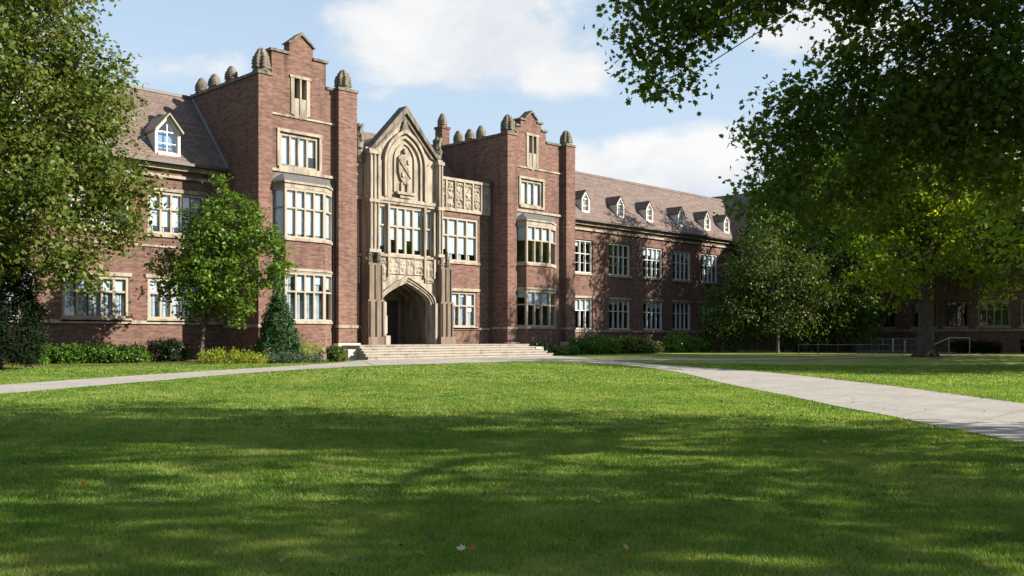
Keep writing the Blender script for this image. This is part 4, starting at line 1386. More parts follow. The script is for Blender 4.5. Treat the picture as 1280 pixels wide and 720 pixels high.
# -- large tree at the left edge
fw = 34.0
s_ = fw / 1168
lob = []
for px, py, rp, dr in [(40, -40, 75, 0), (70, 45, 62, -1), (-30, 30, 80, 1), (112, 90, 44, 0), (30, 120, 80, -2.5), (102, 165, 54, -1.0), (-30, 180, 85, 0), (136, 218, 48, .3), (70, 235, 70, -2.5),
                       (20, 280, 60, -2), (150, 275, 42, -.4), (105, 310, 46, -1.8), (40, 325, 34, -2.2), (130, 345, 22, -1.2), (88, 350, 22, -1.8), (18, 345, 34, -1.4), (-10, 335, 40, -1.0), (-60, 280, 70, 0), (70, 110, 70, 2.2), (60, 220, 70, 2.0), (148, 135, 20, -.3), (176, 240, 20, .2)]:
    lob.append(px_lobe(px, py, fw, rp * s_, dr, .9))
b0 = W(-19.6, fw + .6); b0[2] = terf(b0[0], b0[1])
tree('maple_tree', 'tall broad maple with bronze tinged leaves at the left end of the building', 'tree',
     [b0, b0 + (0, .05, 2.2), b0 + (.1, .1, 5), b0 + (.2, .1, 9), b0 + (.1, .1, 13)], .36, lob, 1850, 26, (.30, .30, .19), .165, OVATE, L_BIG, .12, inner=.45, twig_every=9, outb=.7)

# -- young tree in front of the left wing
fw = 41.0; s_ = fw / 1168
lob = [px_lobe(px, py, fw, rp * s_, dr, .95) for px, py, rp, dr in
       [(280, 232, 15, 0), (284, 258, 24, 0), (284, 285, 36, -.3), (245, 290, 26, 0), (318, 296, 28, .2), (275, 322, 44, -.6), (232, 338, 30, 0), (334, 342, 25, .1), (262, 362, 36, -.5), (300, 365, 30, -.3), (212, 364, 18, .1), (240, 382, 22, -.2), (347, 315, 14, 0), (208, 318, 11, 0), (350, 335, 17, -.2), (206, 345, 17, .1), (300, 388, 20, -.2), (222, 322, 20, .1), (338, 296, 18, .1), (318, 262, 12, 0), (250, 258, 10, 0), (275, 300, 36, .9)]]
b0 = W((252 - 640) / 1168 * fw, fw); b0[2] = terf(b0[0], b0[1])
tree('young_tree', 'young green tree with a slim dark trunk in front of the left tower', 'tree',
     [b0, b0 + (.02, 0, .9), b0 + (.08, -.05, 1.8), b0 + (.35, -.2, 3.4), b0 + (.7, -.5, 6.2)], .12, lob, 500, 24, (.19, .19, .12), .15, OVATE, L_SMALL, .05, inner=.35, rough=.5, twig_every=8, sub_r=.012)

# -- near shade tree: trunk out of the picture to the right, its boughs hang into it
fw = 14.0
lob = []
for px, py, F_, r_ in [(840, -10, 12, .75), (800, 8, 12, .36), (880, 22, 12, .50), (838, 48, 12, .48), (826, 84, 12, .42), (842, 108, 12, .27), (812, 62, 12, .22), (946, 8, 12.5, .40), (915, -12, 12.5, .55), (960, 22, 12.5, .24),
                       (1062, 20, 13, .62), (1110, 80, 13, .75), (1040, 130, 13.5, .62), (985, 150, 13.5, .62), (955, 180, 13.5, .42), (980, 215, 13.5, .60), (1060, 200, 13.5, .85), (960, 262, 14, .42), (1020, 268, 14, .50), (1085, 255, 13.5, .45),
                       (1140, 165, 13, .75), (1190, 90, 13, 1.0), (1180, 232, 13.5, .40), (1230, 165, 13, .75), (1260, 60, 13, 1.0), (1262, 225, 13.5, .5), (1150, -40, 13, 1.1), (1290, 130, 12.5, 1.1), (1340, 200, 13.5, 1.0), (1060, -40, 13, .8), (980, -60, 12.5, .8), (1250, -60, 13, 1.3), (1110, 155, 15.5, 1.0), (1200, 130, 15.5, 1.2), (1225, 205, 15.5, .6), (1110, 215, 15.5, .6), (1050, 70, 15, .35)]:
    lob.append(px_lobe(px, py, F_, r_, 0, .85))
b0 = W(13.6, 10.4); b0[2] = terf(b0[0], b0[1])
root = tree('shade_tree', 'dark leaved maple overhanging the top right with drooping boughs', 'tree',
     [b0, b0 + (0, 0, 1.6), b0 + (.1, .1, 3.6), b0 + (.1, .2, 6.5), b0 + (0, .3, 10), b0 + (0, .3, 14)], .48, lob, 1450, 26, (.155, .155, .105), .086, MAPLE, L_NEAR, .022, inner=.3, rough=.42, twig_every=6, sub_r=.008, start=(.74, .9))
# its upper crown
lob2 = [(W(13.6 + a, 10.2 + b, z), tuple(q * .86 for q in r_)) for a, b, z, r_ in [(0, 0, 14.5, (4.6, 4.6, 2.6)), (-4.6, .5, 11, (3.4, 3.6, 2.2)), (4.5, 0, 11, (3.6, 3.8, 2.4)), (0, -4.6, 11, (3.8, 3.2, 2.3)), (.4, 4.2, 11, (3.6, 3.0, 2.2)),
        (-5.2, -3.0, 8.4, (2.8, 2.6, 1.6)), (-5.0, 3.2, 8.6, (2.7, 2.6, 1.6)), (4.8, 3.2, 8, (3, 2.8, 1.8)), (5.0, -3.2, 8, (3.2, 3, 1.8)), (0, -5.4, 7.6, (3.0, 2.3, 1.5)), (0, 5.2, 7.6, (3, 2.3, 1.5)), (-6.4, 0, 8.2, (2.0, 2.4, 1.3)), (6.2, 2.6, 6.5, (2.7, 2.6, 1.3)), (7.6, 0, 8.0, (2.4, 2.6, 1.4))]]
bb_ = np.array(root.location)
cl, nr, own = clumps_in([(np.asarray(c) - bb_, r_) for c, r_ in lob2], 900, .4, .40, 5.0)
pos = np.repeat(cl, 36, 0) + rng.normal(size=(len(cl) * 36, 3)) * np.array((.34, .34, .20))
np_mesh('crown', leaves(pos, .20, OVATE, .9, None), len(OVATE), L_NEAR, np.clip(rng.normal(.5, .2, len(pos)), 0, 1), root)
mb = MB()
wood(mb, [tuple(np.asarray(p) - bb_) for p in (b0, b0 + (0, 0, 4), b0 + (.1, .2, 7), b0 + (0, .3, 11), b0 + (0, .3, 14))], None, [(tuple(np.asarray(c) - bb_), r_) for c, r_ in lob2], cl, own, .14, 10, (.35, .8), .03)
mb.build('limb', BARK, root, True)

# -- neighbours of the shade tree, outside the picture to the right: they shade the lawn
def shade_neighbour(r_, f_, h, label, spread=5.0, n=520):
    b0 = W(r_, f_); b0[2] = terf(b0[0], b0[1])
    lob = [(b0 + (a * spread, b * spread, z * h), (spread * .55, spread * .55, h * .16)) for a, b, z in [(0, 0, .86), (-.6, 0, .66), (.6, .1, .66), (0, -.6, .64), (.1, .6, .66), (-.45, -.45, .46), (.5, -.4, .46), (-.4, .5, .47), (.45, .5, .46), (0, 0, .55)]]
    tree('shade_tree', label, 'tree', [b0, b0 + (0, 0, h * .2), b0 + (.2, 0, h * .45), b0 + (.1, .1, h * .8)], .38, lob, n, 26, (.45, .45, .25), .26, OVATE, L_B, .13, twig_every=9, sub_r=.03)
shade_neighbour(37, 40.5, 16, 'spreading shade tree beyond the right edge facing the broad path', 6.0)
shade_neighbour(23.5, 2.0, 15, 'spreading shade tree beyond the right edge level with the bottom of the lawn', 5.4, 340)
shade_neighbour(28, 42, 14.5, 'round shade tree just beyond the right edge on the shaded lawn', 5.5)
shade_neighbour(33.5, 47.5, 15, 'shade tree just beyond the right edge before the rear wing', 5.5)
shade_neighbour(41, 53, 17, 'tall shade tree beyond the right edge near the rear wing', 6.5)

# -- lawn tree at the right with the thick trunk
fw = 56.0; s_ = fw / 1168
lob = [px_lobe(px, py, fw, r_, dr, .8) for px, py, r_, dr in
       [(1050, 338, 1.5, -4.0), (1090, 352, 1.4, -4.2), (1075, 322, 1.5, -3.6), (1020, 350, .8, -.3), (1110, 300, 2.2, 0), (1150, 270, 2.8, 0), (1110, 250, 2.6, 1), (1200, 280, 2.6, .5), (1230, 330, 1.3, -1), (1205, 345, 1.2, -2), (1180, 330, 1.4, -2.5), (1240, 360, .8, -1.5), (1130, 340, 1.3, -2),
        (1160, 210, 3.6, 0), (1070, 265, 2.0, 0), (1230, 220, 3.0, 1), (1160, 150, 3.6, 0), (1090, 200, 2.8, 0), (1160, 260, 2.8, 3), (1160, 250, 2.6, -3.2), (1100, 380, .7, -1), (1215, 375, .7, -1.6)]]
b0 = W((1157 - 640) / 1168 * fw, fw); b0[2] = terf(b0[0], b0[1])
tree('lawn_tree', 'thick trunked maple on the shaded right lawn before the rear wing', 'tree',
     [b0, b0 + (0, 0, 1.8), b0 + (.05, 0, 4.2), b0 + (.1, 0, 6.4), b0 + (.2, .1, 9), b0 + (.2, .1, 12)], .50, lob, 1150, 24, (.32, .32, .20), .21, OVATE, L_B, .16, mat_bark('grey_bark', (.11, .095, .08), (.04, .034, .03)), inner=.4, twig_every=7, sub_r=.03, start=(.5, .8), flare=1.35)
# long bare limb to the right is part of the wood above; brown leaved neighbour
fw = 52.0
lob = [px_lobe(px, py, fw, r_, dr, .85) for px, py, r_, dr in [(1275, 265, 2.0, 0), (1250, 300, 1.5, 0), (1300, 300, 2.2, .5), (1262, 335, 1.2, -.5), (1310, 230, 2.2, 0), (1230, 285, .9, 0), (1340, 270, 2.4, 0), (1320, 340, 1.6, 0)]]
b0 = W((1312 - 640) / 1168 * fw, fw); b0[2] = terf(b0[0], b0[1])
tree('autumn_tree', 'small tree with brown autumn leaves at the right edge', 'tree',
     [b0, b0 + (0, 0, 1.5), b0 + (-.1, 0, 3.5), b0 + (-.2, 0, 7)], .2, lob, 380, 18, (.3, .3, .2), .19, OVATE, L_BROWN, .07, twig_every=4, sub_r=.02)

# -- trees in the corner between the wings
def corner(name, label, px, fw, lobes, h, n, per, size, lmat, tr=.16, tmpl=OVATE, sig=(.35, .35, .22)):
    b0 = W((px - 640) / 1168 * fw, fw); b0[2] = terf(b0[0], b0[1])
    lob = [px_lobe(a, b, fw, r_, dr, .9) for a, b, r_, dr in lobes]
    return tree(name, label, 'tree', [b0, b0 + (.05, 0, h * .2), b0 + (.1, 0, h * .45), b0 + (0, .1, h * .8)], tr, lob, n, per, sig, size, tmpl, lmat, .06, inner=.35, twig_every=6, sub_r=.02, start=(.2, .9))
corner('pale_tree', 'pale green tree top rising behind the brown corner tree', 968, 74, [(965, 275, 1.6, 0), (985, 300, 2.0, 0), (945, 300, 1.7, 0), (1010, 310, 1.8, 0), (960, 325, 2.2, 0), (925, 335, 1.6, 0), (1000, 340, 2.4, 0), (940, 365, 2, 0)], 9.5, 420, 20, .22, L_PALE)
corner('brown_tree', 'loose brownish tree with thin trunk in the shaded corner of the building', 972, 66, [(955, 305, 1.1, 0), (985, 325, 1.5, 0), (938, 345, 1.2, 0), (1012, 340, 1.4, 0), (965, 360, 1.9, 0), (1005, 392, 1.6, .5), (928, 385, 1.3, 0), (1030, 372, 1.2, 0), (970, 398, 1.5, 0), (912, 402, .9, 0), (950, 330, 1.5, .5), (990, 360, 1.8, .8)], 8, 520, 22, .17, L_BROWN, .12)
corner('low_tree', 'low dark green tree beside the last windows of the right wing', 915, 68, [(905, 380, 1.3, 0), (890, 395, 1.0, 0), (920, 395, 1.6, 0), (905, 415, 1.6, 0), (930, 370, 1.5, 0), (925, 350, 1.2, 0), (940, 415, 1.5, 0), (890, 372, .7, 0), (945, 385, 1.6, 0)], 5.4, 380, 20, .20, L_CORNER, .10)
corner('dark_tree', 'dense dark tree in front of the rear wing beside the railing', 1045, 68, [(1035, 350, 1.9, 0), (1060, 375, 1.9, 0), (1030, 395, 2.0, 0), (1010, 415, 1.5, 0), (1060, 410, 1.8, 0), (1085, 390, 1.3, 0), (1045, 320, 1.7, 0), (985, 418, 1.2, 0)], 7, 480, 20, .20, L_CORNER, .14)
corner('corner_tree', 'tall green tree in the inner corner of the building seen through the overhanging boughs', 993, 76, [(993, 215, 2.6, 0), (970, 245, 2.4, 0), (1020, 240, 2.6, 0), (993, 275, 3.0, 0), (960, 285, 2.0, 0), (1030, 280, 2.4, 0), (993, 315, 2.4, 0)], 13, 520, 22, .24, L_CORNER, .25)
corner('corner_tree', 'tallest green tree left of the rear wing seen through the overhanging boughs', 1045, 68.5, [(1045, 160, 2.8, 0), (1015, 195, 2.4, 0), (1075, 195, 2.6, 0), (1045, 230, 3.2, 0), (1010, 250, 2.2, 0), (1085, 250, 2.4, 0), (1045, 280, 2.8, 0)], 15, 560, 22, .24, L_CORNER, .28)
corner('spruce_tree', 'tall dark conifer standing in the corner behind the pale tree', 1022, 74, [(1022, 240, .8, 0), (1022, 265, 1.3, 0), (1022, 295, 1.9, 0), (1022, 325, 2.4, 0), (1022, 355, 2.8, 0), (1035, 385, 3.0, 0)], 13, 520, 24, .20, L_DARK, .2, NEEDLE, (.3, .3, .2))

corner('tall_tree', 'tall dark crowned tree standing close to the rear wing behind the thick trunk', 1163, 68, [(1165, 250, 3.4, 0), (1120, 275, 2.6, 0), (1210, 280, 2.8, 0), (1165, 310, 2.8, 0), (1100, 320, 2.0, 0), (1225, 325, 2.0, 0), (1150, 215, 2.6, 0), (1165, 185, 2.8, 0), (1122, 205, 2.4, 0), (1212, 215, 2.4, 0), (1090, 245, 2.2, 0), (1165, 290, 2.6, 2.2), (1170, 290, 2.4, -2.2)], 11, 900, 22, .24, L_CORNER, .3)

# -- evergreens under the big tree, its shade put into their colour, and dwarf spruce by the tower
def conifer(name, label, px, fw, h, rb, n, per, size, lmat, sig, tmpl=NEEDLE, blunt=.0, z0=.05):
    b0 = W((px - 640) / 1168 * fw, fw); b0[2] = terf(b0[0], b0[1])
    root = tag(empty(name, Vector(b0)), label, 'tree')
    mb = MB(); mb.tube([(0, 0, -.2), (0, 0, h * .5), (0, 0, h * .96)], [h * .025 + .03, h * .018, .01], 8)
    u = rng.random(n)
    z = h * (1 - np.sqrt(u) * (1 - z0)); 
    rad = rb * ((1 - z / h) * (1 - blunt) + blunt * np.sqrt(np.clip(1 - (z / h) ** 2, 0, 1))) + .05
    a = rng.random(n) * 2 * np.pi
    irr = np.array([mnoise.noise(Vector((math.cos(q) * 1.6, math.sin(q) * 1.6, zz * 1.3))) for q, zz in zip(a, z)])
    t = (.55 + .45 * rng.random(n) ** .5) * (1 + .35 * irr)
    d = np.c_[np.cos(a), np.sin(a), np.zeros(n)]
    cl = d * (rad * t)[:, None] + np.c_[np.zeros(n), np.zeros(n), z]
    for j in range(0, n, 5):
        mb.tube([(0, 0, max(.05, cl[j][2] - .1)), tuple(cl[j])], [.014, .004], 4)
    mb.build('trunk', BARK, root, True)
    pos = np.repeat(cl, per, 0) + rng.normal(size=(n * per, 3)) * np.array(sig)
    pos[:, 2] = np.maximum(pos[:, 2], .03)
    v = leaves(pos, size, tmpl, .5, np.repeat(d, per, 0) * .9)
    ct = np.clip(rng.normal(.5, .25, n), 0, 1)
    np_mesh('crown', v, len(tmpl), lmat, np.clip(np.repeat(ct, per) * .7 + .3 * rng.random(n * per), 0, 1), root)
    return root
conifer('dwarf_spruce', 'small blue green spruce standing against the left tower', 348, 42.5, 3.55, 1.12, 600, 26, .13, L_SPRUCE, (.075, .075, .06), SLIM, .12)
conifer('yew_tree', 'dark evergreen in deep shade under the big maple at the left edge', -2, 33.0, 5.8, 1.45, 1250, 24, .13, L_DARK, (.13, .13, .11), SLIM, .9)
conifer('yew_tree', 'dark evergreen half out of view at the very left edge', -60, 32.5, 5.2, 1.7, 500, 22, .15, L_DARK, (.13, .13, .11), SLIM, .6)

# -- shrubs along the building
def S(px, fw, zc, rx, rz, ry=None):
    p = W((px - 640) / 1168 * fw, fw)
    return ((p[0], p[1], terf(p[0], p[1]) + zc), (rx, ry or rx, rz))
shrub('hedge', 'loose green hedge along the foot of the left wing', 'hedge', [S(62, 40, .32, .55, .5), S(85, 40, .36, .6, .55), S(108, 40.2, .38, .6, .55), S(130, 40.3, .38, .62, .55), S(152, 40.4, .36, .6, .55), S(172, 40.5, .34, .5, .5)], 700, 18, (.09, .09, .07), .085, OVATE, L_HEDGE, stems=24)
shrub('clipped_shrub', 'dark clipped shrub between the hedge and the young tree', 'shrub', [S(196, 43, .5, .55, .56), S(214, 43, .55, .6, .58), S(224, 43.1, .5, .45, .5)], 420, 20, (.07, .07, .06), .07, OVATE, L_HEDGE_D, stems=12)
shrub('ground_shrub', 'tiny low shrub at the left end of the hedge', 'shrub', [S(50, 38.5, .12, .38, .2)], 70, 14, (.07, .07, .04), .07, OVATE, L_HEDGE, stems=6)
shrub('yellow_shrub', 'low yellow green shrub bed beneath the young tree', 'shrub', [S(258, 39.4, .22, .34, .32), S(274, 39.5, .27, .36, .36), S(292, 39.6, .26, .36, .36), S(309, 39.7, .24, .34, .33), S(324, 39.8, .2, .3, .28)], 420, 14, (.06, .06, .08), .075, SLIM, L_YELLOW, stems=20, up=.3)
shrub('juniper_shrub', 'low grey green juniper at the foot of the dwarf spruce', 'shrub', [S(342, 40.4, .18, .4, .26), S(360, 40.6, .22, .42, .32), S(378, 41, .2, .42, .3), S(393, 41.4, .16, .3, .24)], 360, 18, (.07, .07, .05), .075, SLIM, L_JUNIPER, stems=14, up=.3)
shrub('yellow_shrub', 'upright yellow green shrub between the spruce and the round boxwood', 'shrub', [S(383, 43.0, .5, .36, .44), S(397, 43.4, .42, .3, .40), S(372, 43.2, .45, .32, .42)], 260, 14, (.07, .07, .09), .085, SLIM, L_YELLOW, stems=10, up=.3, tint=(0, .7))
shrub('boxwood_ball', 'round clipped boxwood beside the entrance steps', 'shrub', [S(420, 43.2, .38, .44, .40)], 330, 20, (.045, .045, .045), .06, OVATE, L_BOX, stems=6)
shrub('foundation_shrub', 'small dark shrub against the bay of the right tower', 'shrub', [S(674, 57.5, .4, .6, .5), S(686, 58, .3, .4, .4)], 180, 16, (.1, .1, .09), .10, OVATE, L_HEDGE_D, stems=8)
shrub('foundation_shrub', 'little green shrub at the corner pier of the right tower', 'shrub', [S(703, 58, .22, .4, .3), S(714, 58.5, .25, .45, .35)], 130, 16, (.1, .1, .07), .10, OVATE, L_HEDGE, stems=8)
shrub('foundation_shrub', 'wide bright green shrub left of three before the right wing', 'shrub', [S(726, 61, .5, .8, .6), S(742, 61.5, .62, .9, .7), S(760, 62.3, .5, .8, .6)], 420, 18, (.13, .13, .1), .12, OVATE, L_HEDGE, stems=14)
shrub('foundation_shrub', 'spreading green and russet shrub in the middle before the right wing', 'shrub', [S(782, 63.5, .52, .9, .62), S(800, 64, .5, .9, .55), S(816, 64.6, .36, .7, .42)], 420, 18, (.13, .13, .1), .12, OVATE, mat_leaf('leaf_russet_green', [(0, (.025, .05, .012)), (.7, (.07, .11, .02)), (1, (.14, .09, .045))], .2, .5, 1.1), stems=14)
shrub('foundation_shrub', 'dense green shrub farthest right before the right wing', 'shrub', [S(846, 67, .7, 1.0, .75), S(862, 67.5, .62, 1.0, .62), S(879, 68.2, .45, .8, .45)], 420, 18, (.13, .13, .1), .12, OVATE, L_HEDGE, stems=14)
# mulch beds under the shrubs
def bed(pts, label):
    m = MB()
    pl = smooth(np.array(pts + pts[:1], float), 2)[:-1]
    c = pl.mean(0)
    vs_ = [(c[0], c[1], terf(*c) + .03)] + [(x, y, terf(x, y) + .02) for x, y in pl] + [(x, y, terf(x, y) - .1) for x, y in pl]
    n = len(pl)
    m.add(vs_, [(0, 1 + i, 1 + (i + 1) % n) for i in range(n)] + [(1 + i, 1 + n + i, 1 + n + (i + 1) % n, 1 + (i + 1) % n) for i in range(n)])
    o = m.build('flower_bed', SOIL)
    tag(o, label, 'bed', kind='structure')
bed([(-46, -.12), (-46, -3.2), (-40, -4.6), (-34, -6.6), (-31.5, -7.6), (-29, -7.9), (-27, -7.6), (-25.3, -7.2), (-23.4, -6.4), (-23.1, -4), (-27.2, -3.4), (-27.2, -.12)], 'dark mulch bed along the foot of the left wing')
bed([(-9.0, -5.2), (-6.5, -5.6), (-2.5, -4.6), (4, -3.4), (11, -3.0), (20, -2.4), (22.4, -2), (22.4, -.12), (-3.4, -.12), (-3.4, -3.8), (-8.8, -4.1)], 'dark mulch bed along the foot of the right wing')

# ------------------------------------------------------------------ railing, handrail, low hedge in front of the rear wing
def rail_line(label, a, b, h, n_post, mat, pick=True, name='railing'):
    za, zb = terf(*a), terf(*b)
    root = tag(empty(name, (a[0], a[1], za)), label, 'railing')
    P = lambda t, z: (b[0] * t + a[0] * (1 - t) - a[0], b[1] * t + a[1] * (1 - t) - a[1], (zb - za) * t + z)
    for i in range(n_post):
        t = i / (n_post - 1)
        m = MB(); m.tube([P(t, -.1), P(t, h + .04)], .035, 6); m.build('post', mat, root)
    for z in (h, h * .15):
        m = MB(); m.tube([P(0, z), P(1, z)], .025, 6); m.build('rail', mat, root)
    if pick:
        m = MB()
        L = math.hypot(b[0] - a[0], b[1] - a[1])
        for i in range(int(L / .14)):
            t = (i + .5) / int(L / .14)
            m.tube([P(t, h * .15), P(t, h)], .010, 4)
        m.build('pickets', mat, root)
    return root
p = lambda px, fw: tuple(W((px - 640) / 1168 * fw, fw)[:2])
RAILBLUE = mat_plain('blue_grey_steel', (.10, .15, .20), .4, .5)
rail_line('long dark picket railing low across the shaded lawn behind the thick trunk', p(998, 64), p(1150, 62), .62, 7, DARKMETAL)
rail_line('blue grey steel railing in front of the rear wing basement', p(1062, 68), p(1146, 66), 1.0, 7, RAILBLUE)
hr = tag(empty('handrail', (*p(1165, 63), terf(*p(1165, 63)))), 'pale handrail rising beside the thick tree trunk', 'handrail')
h0 = np.array([*p(1165, 63), 0]); h1 = np.array([*p(1186, 63), 0]); h2 = np.array([*p(1212, 63), 0])
o_ = lambda q, z: tuple(q - h0 + (0, 0, z))
m = MB(); m.tube([o_(h0, .55), o_(h1, 1.08), o_(h2, 1.08)], .035, 8); m.build('rail', WHITEMETAL, hr)
for q, z in ((h1, 1.08), (h2, 1.08)):
    m = MB(); m.tube([o_(q, 0), o_(q, z)], .03, 8); m.build('post', WHITEMETAL, hr)
for px, fw, h, lab in ((1116, 65.5, 1.05, 'taller pale post standing in front of the blue grey railing'), (1131, 65.5, .85, 'shorter pale post standing in front of the blue grey railing'), (905, 70, .7, 'tiny pale post by the wall at the end of the right wing')):
    q = p(px, fw)
    root = tag(empty('post', (*q, terf(*q))), lab, 'post')
    m = MB(); m.tube([(0, 0, -.1), (0, 0, h * .86)], .06 if px > 1000 else .04, 10); m.build('shaft', WHITEMETAL, root)
    m = MB(); m.lathe((0, 0, h * .86), [(.075, 0), (.085, .04), (.06, .10), (.01, .14)], 10); m.build('cap', WHITEMETAL, root)
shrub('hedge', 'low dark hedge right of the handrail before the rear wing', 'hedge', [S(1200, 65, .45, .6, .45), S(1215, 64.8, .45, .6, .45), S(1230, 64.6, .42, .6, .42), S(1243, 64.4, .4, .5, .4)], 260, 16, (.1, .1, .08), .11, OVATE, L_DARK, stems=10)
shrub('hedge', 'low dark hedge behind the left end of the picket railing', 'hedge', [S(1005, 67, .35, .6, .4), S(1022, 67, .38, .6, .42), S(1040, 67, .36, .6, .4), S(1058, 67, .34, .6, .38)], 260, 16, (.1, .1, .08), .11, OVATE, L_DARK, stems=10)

# ------------------------------------------------------------------ grass blades on the near lawn
def grass_mat():
    m, nt, out = new_mat('grass_blade')
    at = N(nt, 'ShaderNodeAttribute'); at.attribute_name = 'tint'
    r = ramp(nt, [(0, (.028, .092, .007)), (.4, (.088, .176, .018)), (.68, (.190, .250, .052)), (.9, (.27, .28, .10)), (1, (.36, .30, .15))])
    nt.links.new(at.outputs['Fac'], r.inputs[0])
    p = nt.nodes.new('ShaderNodeBsdfPrincipled'); p.inputs['Roughness'].default_value = .5; p.inputs['Specular IOR Level'].default_value = .25
    nt.links.new(r.outputs[0], p.inputs['Base Color'])
    t = nt.nodes.new('ShaderNodeBsdfTranslucent')
    c = mixrgb(nt, r.outputs[0], (1.5, 1.5, .6), 1.0, 'MULTIPLY')
    nt.links.new(c, t.inputs['Color'])
    mx = nt.nodes.new('ShaderNodeMixShader'); mx.inputs[0].default_value = .45
    nt.links.new(p.outputs[0], mx.inputs[1]); nt.links.new(t.outputs[0], mx.inputs[2])
    nt.links.new(mx.outputs[0], out.inputs[0])
    return m
GRASS = grass_mat()
def grass_zone(f0, f1, dens, hh, ww):
    area_n = int(((f1 ** 2 - f0 ** 2) * .60 + 5 * (f1 - f0)) * dens)
    u = rng.random(area_n * 2)
    F_ = np.sqrt(f0 ** 2 + (f1 ** 2 - f0 ** 2) * u)
    keep = rng.random(len(F_)) < .5
    F_ = F_[keep]
    R_ = (rng.random(len(F_)) * 2 - 1) * (F_ * .60 + 2.2)
    X = CAM[0] + F_ * FWD[0] + R_ * RGT[0]; Y = CAM[1] + F_ * FWD[1] + R_ * RGT[1]
    ok = np.ones(len(X), bool)
    jx, jy = rng.normal(0, .035, len(X)), rng.normal(0, .035, len(X))
    for pl in POLYS: ok &= ~in_poly(X + jx, Y + jy, pl)
    X, Y, F_ = X[ok], Y[ok], F_[ok]
    n = len(X)
    # patches of longer and drier grass
    pn = np.zeros(n)
    for a_, b_, c_, w_ in [(.9, .35, 1.0, .5), (-.5, 1.3, 2.1, .4), (2.7, 1.9, .3, .3), (-3.1, 2.4, 4.0, .25), (5.3, -4.1, 1.1, .2)]:
        pn += w_ * np.sin(a_ * X + b_ * Y + c_ + 1.3 * np.sin(.7 * b_ * X - .6 * a_ * Y + c_))
    cn = np.zeros(n)           # tufts
    for q in range(7):
        k_, ph, an = 2.2 * 1.45 ** q, 1.7 * q, 2.4 * q
        u_ = X * math.cos(an) + Y * math.sin(an)
        w_ = -X * math.sin(an) + Y * math.cos(an)
        cn += np.sin(k_ * u_ + ph + 1.2 * np.sin(.8 * k_ * w_ + ph)) / 2.6
    h = hh * (1 + .35 * rng.uniform(-1, 1, n)) * np.clip(1 + .16 * pn + .22 * cn, .35, 1.9)
    wd = ww * (1 + .3 * rng.uniform(-1, 1, n))
    a = rng.random(n) * 2 * np.pi
    ln = rng.random(n) ** .7 * 1.0 * h
    la = rng.random(n) * 2 * np.pi
    z = ter(X, Y)
    v = np.empty((n, 3, 3))
    v[:, 0] = np.c_[X - np.cos(a) * wd, Y - np.sin(a) * wd, z - .004]
    v[:, 1] = np.c_[X + np.cos(a) * wd, Y + np.sin(a) * wd, z - .004]
    v[:, 2] = np.c_[X + np.cos(la) * ln, Y + np.sin(la) * ln, z + h]
    t = np.clip(.47 + .15 * pn - .07 * cn + rng.normal(0, .15, n), 0, .93)
    dry = rng.random(n) < .05
    t[dry] = rng.uniform(.85, 1, dry.sum())
    return v.reshape(-1, 3), t
parts_ = [grass_zone(3.8, 9, 5600, .036, .0040), grass_zone(9, 16, 2300, .038, .0066), grass_zone(16, 30, 700, .040, .0115), grass_zone(30, 46, 200, .042, .022)]
g = np_mesh('grass', np.vstack([q[0] for q in parts_]), 3, GRASS, np.concatenate([q[1] for q in parts_]))
tag(g, 'short mown grass blades of the foreground lawn', 'grass', kind='stuff')

# ------------------------------------------------------------------ fallen leaves
LEAFRED = mat_plain('fallen_leaf_red', (.24, .06, .025), .7, .2, .3, 60)
LEAFTAN = mat_plain('fallen_leaf_tan', (.36, .22, .12), .8, .2, .3, 60)
LEAFPALE = mat_plain('fallen_leaf_pale', (.36, .29, .23), .8, .2, .2, 60)
LEAFBROWN = mat_plain('fallen_leaf_brown', (.10, .055, .03), .8, .2, .3, 60)
def fallen(x, y, size, mat, label, group=None, tilt=.5):
    m = MB()
    k = len(MAPLE)
    c = np.array([0, 0])
    top, bot = [], []
    for (a, b) in MAPLE:
        z = .9 * (a * a + .6 * b * b) * size + random.uniform(-.05, .05) * size
        top.append((a * size, b * size, z + .004)); bot.append((a * size, b * size, z))
    n = k
    m.add([(0, 0, .006)] + top + [(0, 0, .002)] + bot,
          [(0, 1 + i, 1 + (i + 1) % n) for i in range(n)] + [(n + 1, n + 2 + (i + 1) % n, n + 2 + i) for i in range(n)] + [(1 + i, n + 2 + i, n + 2 + (i + 1) % n, 1 + (i + 1) % n) for i in range(n)])
    m.tube([(0, -.45 * size, .2 * size), (.03 * size, -.9 * size, .32 * size)], [.0025, .0018], 5)
    o = m.build('fallen_leaf', mat)
    o.location = (x, y, terf(x, y) + .038)
    o.rotation_euler = (random.uniform(-tilt, tilt), random.uniform(-tilt, tilt), random.uniform(0, 6.28))
    tag(o, label, 'leaf', group or 'fallen leaves scattered on the shaded lawn')
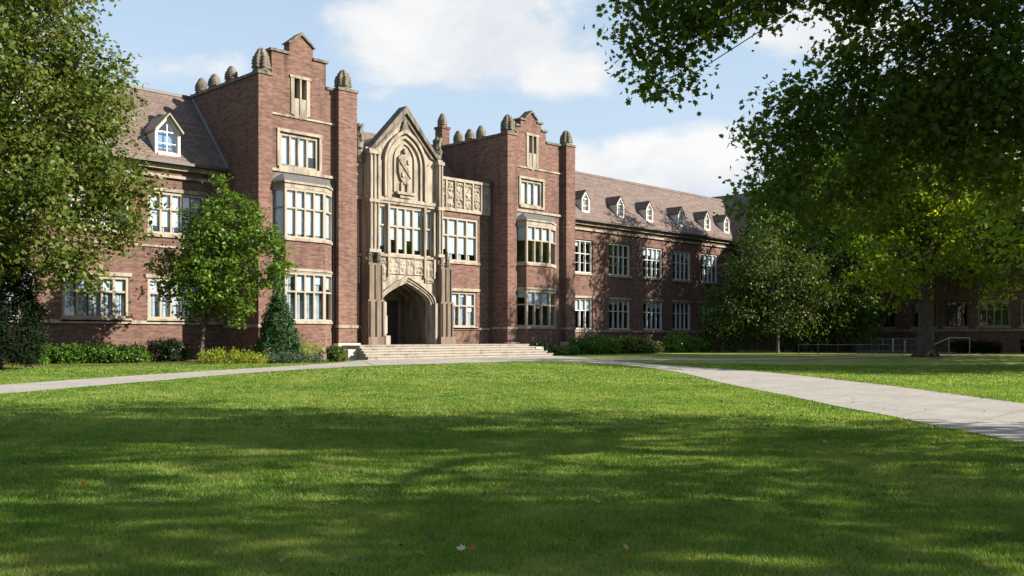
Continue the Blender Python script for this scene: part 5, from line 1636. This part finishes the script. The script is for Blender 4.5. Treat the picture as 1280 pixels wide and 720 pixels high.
for x, y, s_, mt, lab in [(-46.19, -38.79, .075, LEAFPALE, 'pale curled dead leaf lying nearest the bottom centre of the lawn'), (-46.14, -38.86, .06, LEAFRED, 'small reddish leaf touching the pale curled leaf near the bottom centre'),
                          (-46.5, -38.7, .05, LEAFTAN, 'tan leaf left of the pale curled leaf near the bottom centre'), (-45.42, -39.2, .08, LEAFBROWN, 'dark upright dead leaf standing in the grass near the bottom centre'),
                          (-45.31, -39.62, .055, LEAFTAN, 'tan leaf right of the dark upright leaf near the bottom'), (-45.81, -36.64, .07, LEAFTAN, 'lone tan leaf in shade left of the lawn centre'),
                          (-46.93, -33.73, .09, LEAFRED, 'red leaf in the sunlit patch at the far left'), (-47.56, -34.12, .07, LEAFBROWN, 'dark brown leaf in the shade at the far left'),
                          (-38.31, -36.16, .10, LEAFRED, 'reddish leaf in the sunlit strip right of the lawn centre'), (-37.82, -37.56, .10, LEAFTAN, 'tan leaf between sunlit strips near the broad path'),
                          (-39.43, -39.46, .10, LEAFRED, 'bright red leaf in shade at the right below the path'), (-38.35, -39.42, .085, LEAFRED, 'small red leaf at the right nearest the broad path edge'), (-43.98, -38.28, .045, LEAFPALE, 'tiny pale leaf in deep shade right of the centre')]:
    fallen(x, y, s_, mt, lab)
# countless crumbs of leaves along the far edge of the broad path and under the trees
def litter():
    e = resample(smooth(RP_UP), 400)
    i = rng.integers(40, 400, 900)
    q = e[i] + rng.normal(size=(900, 2)) * .14 + np.array([.14, .10])
    X = np.r_[q[:, 0], CAM[0] + rng.uniform(0, 26, 520)]; Y = np.r_[q[:, 1], CAM[1] + rng.uniform(-4, 22, 520)]
    ok = np.ones(len(X), bool)
    for pl in POLYS: ok &= ~(in_poly(X, Y, pl) & (rng.random(len(X)) < .9))
    X, Y = X[ok], Y[ok]
    pos = np.c_[X, Y, ter(X, Y) + .03]
    v = leaves(pos, .055, OVATE, 2.2, None, .35, .7)
    m, nt, out = new_mat('litter_leaf')
    at = N(nt, 'ShaderNodeAttribute'); at.attribute_name = 'tint'
    r = ramp(nt, [(0, (.06, .035, .02)), (.6, (.17, .09, .04)), (1, (.30, .17, .08))])
    nt.links.new(at.outputs['Fac'], r.inputs[0])
    p_ = principled(nt, out, .8, .2); nt.links.new(r.outputs[0], p_.inputs['Base Color'])
    o = np_mesh('leaf_litter', v, len(OVATE), m, rng.random(len(X)))
    tag(o, 'crumbs of brown leaf litter along the far edge of the broad path', 'leaf litter', kind='stuff')
litter()
def clover():
    n = 170
    F_ = 4.5 + 20 * rng.random(n) ** .8; R_ = (rng.random(n) * 2 - 1) * (F_ * .6 + 1)
    cx = CAM[0] + F_ * FWD[0] + R_ * RGT[0]; cy = CAM[1] + F_ * FWD[1] + R_ * RGT[1]
    per = 46
    rad = np.repeat(rng.uniform(.08, .34, n), per)
    X = np.repeat(cx, per) + rng.normal(size=n * per) * rad; Y = np.repeat(cy, per) + rng.normal(size=n * per) * rad
    ok = np.ones(len(X), bool)
    for pl in POLYS: ok &= ~in_poly(X, Y, pl)
    X, Y = X[ok], Y[ok]
    pos = np.c_[X, Y, ter(X, Y) + rng.uniform(.022, .042, len(X))]
    o = np_mesh('clover', leaves(pos, .026, OVATE, 2.5, None, .2, .8), len(OVATE), mat_leaf('clover_leaf', [(0, (.03, .085, .015)), (1, (.085, .16, .04))], .3, .5, 1.2), rng.random(len(X)))
    tag(o, 'clover patches mixed into the foreground lawn', 'clover', kind='stuff')
clover()
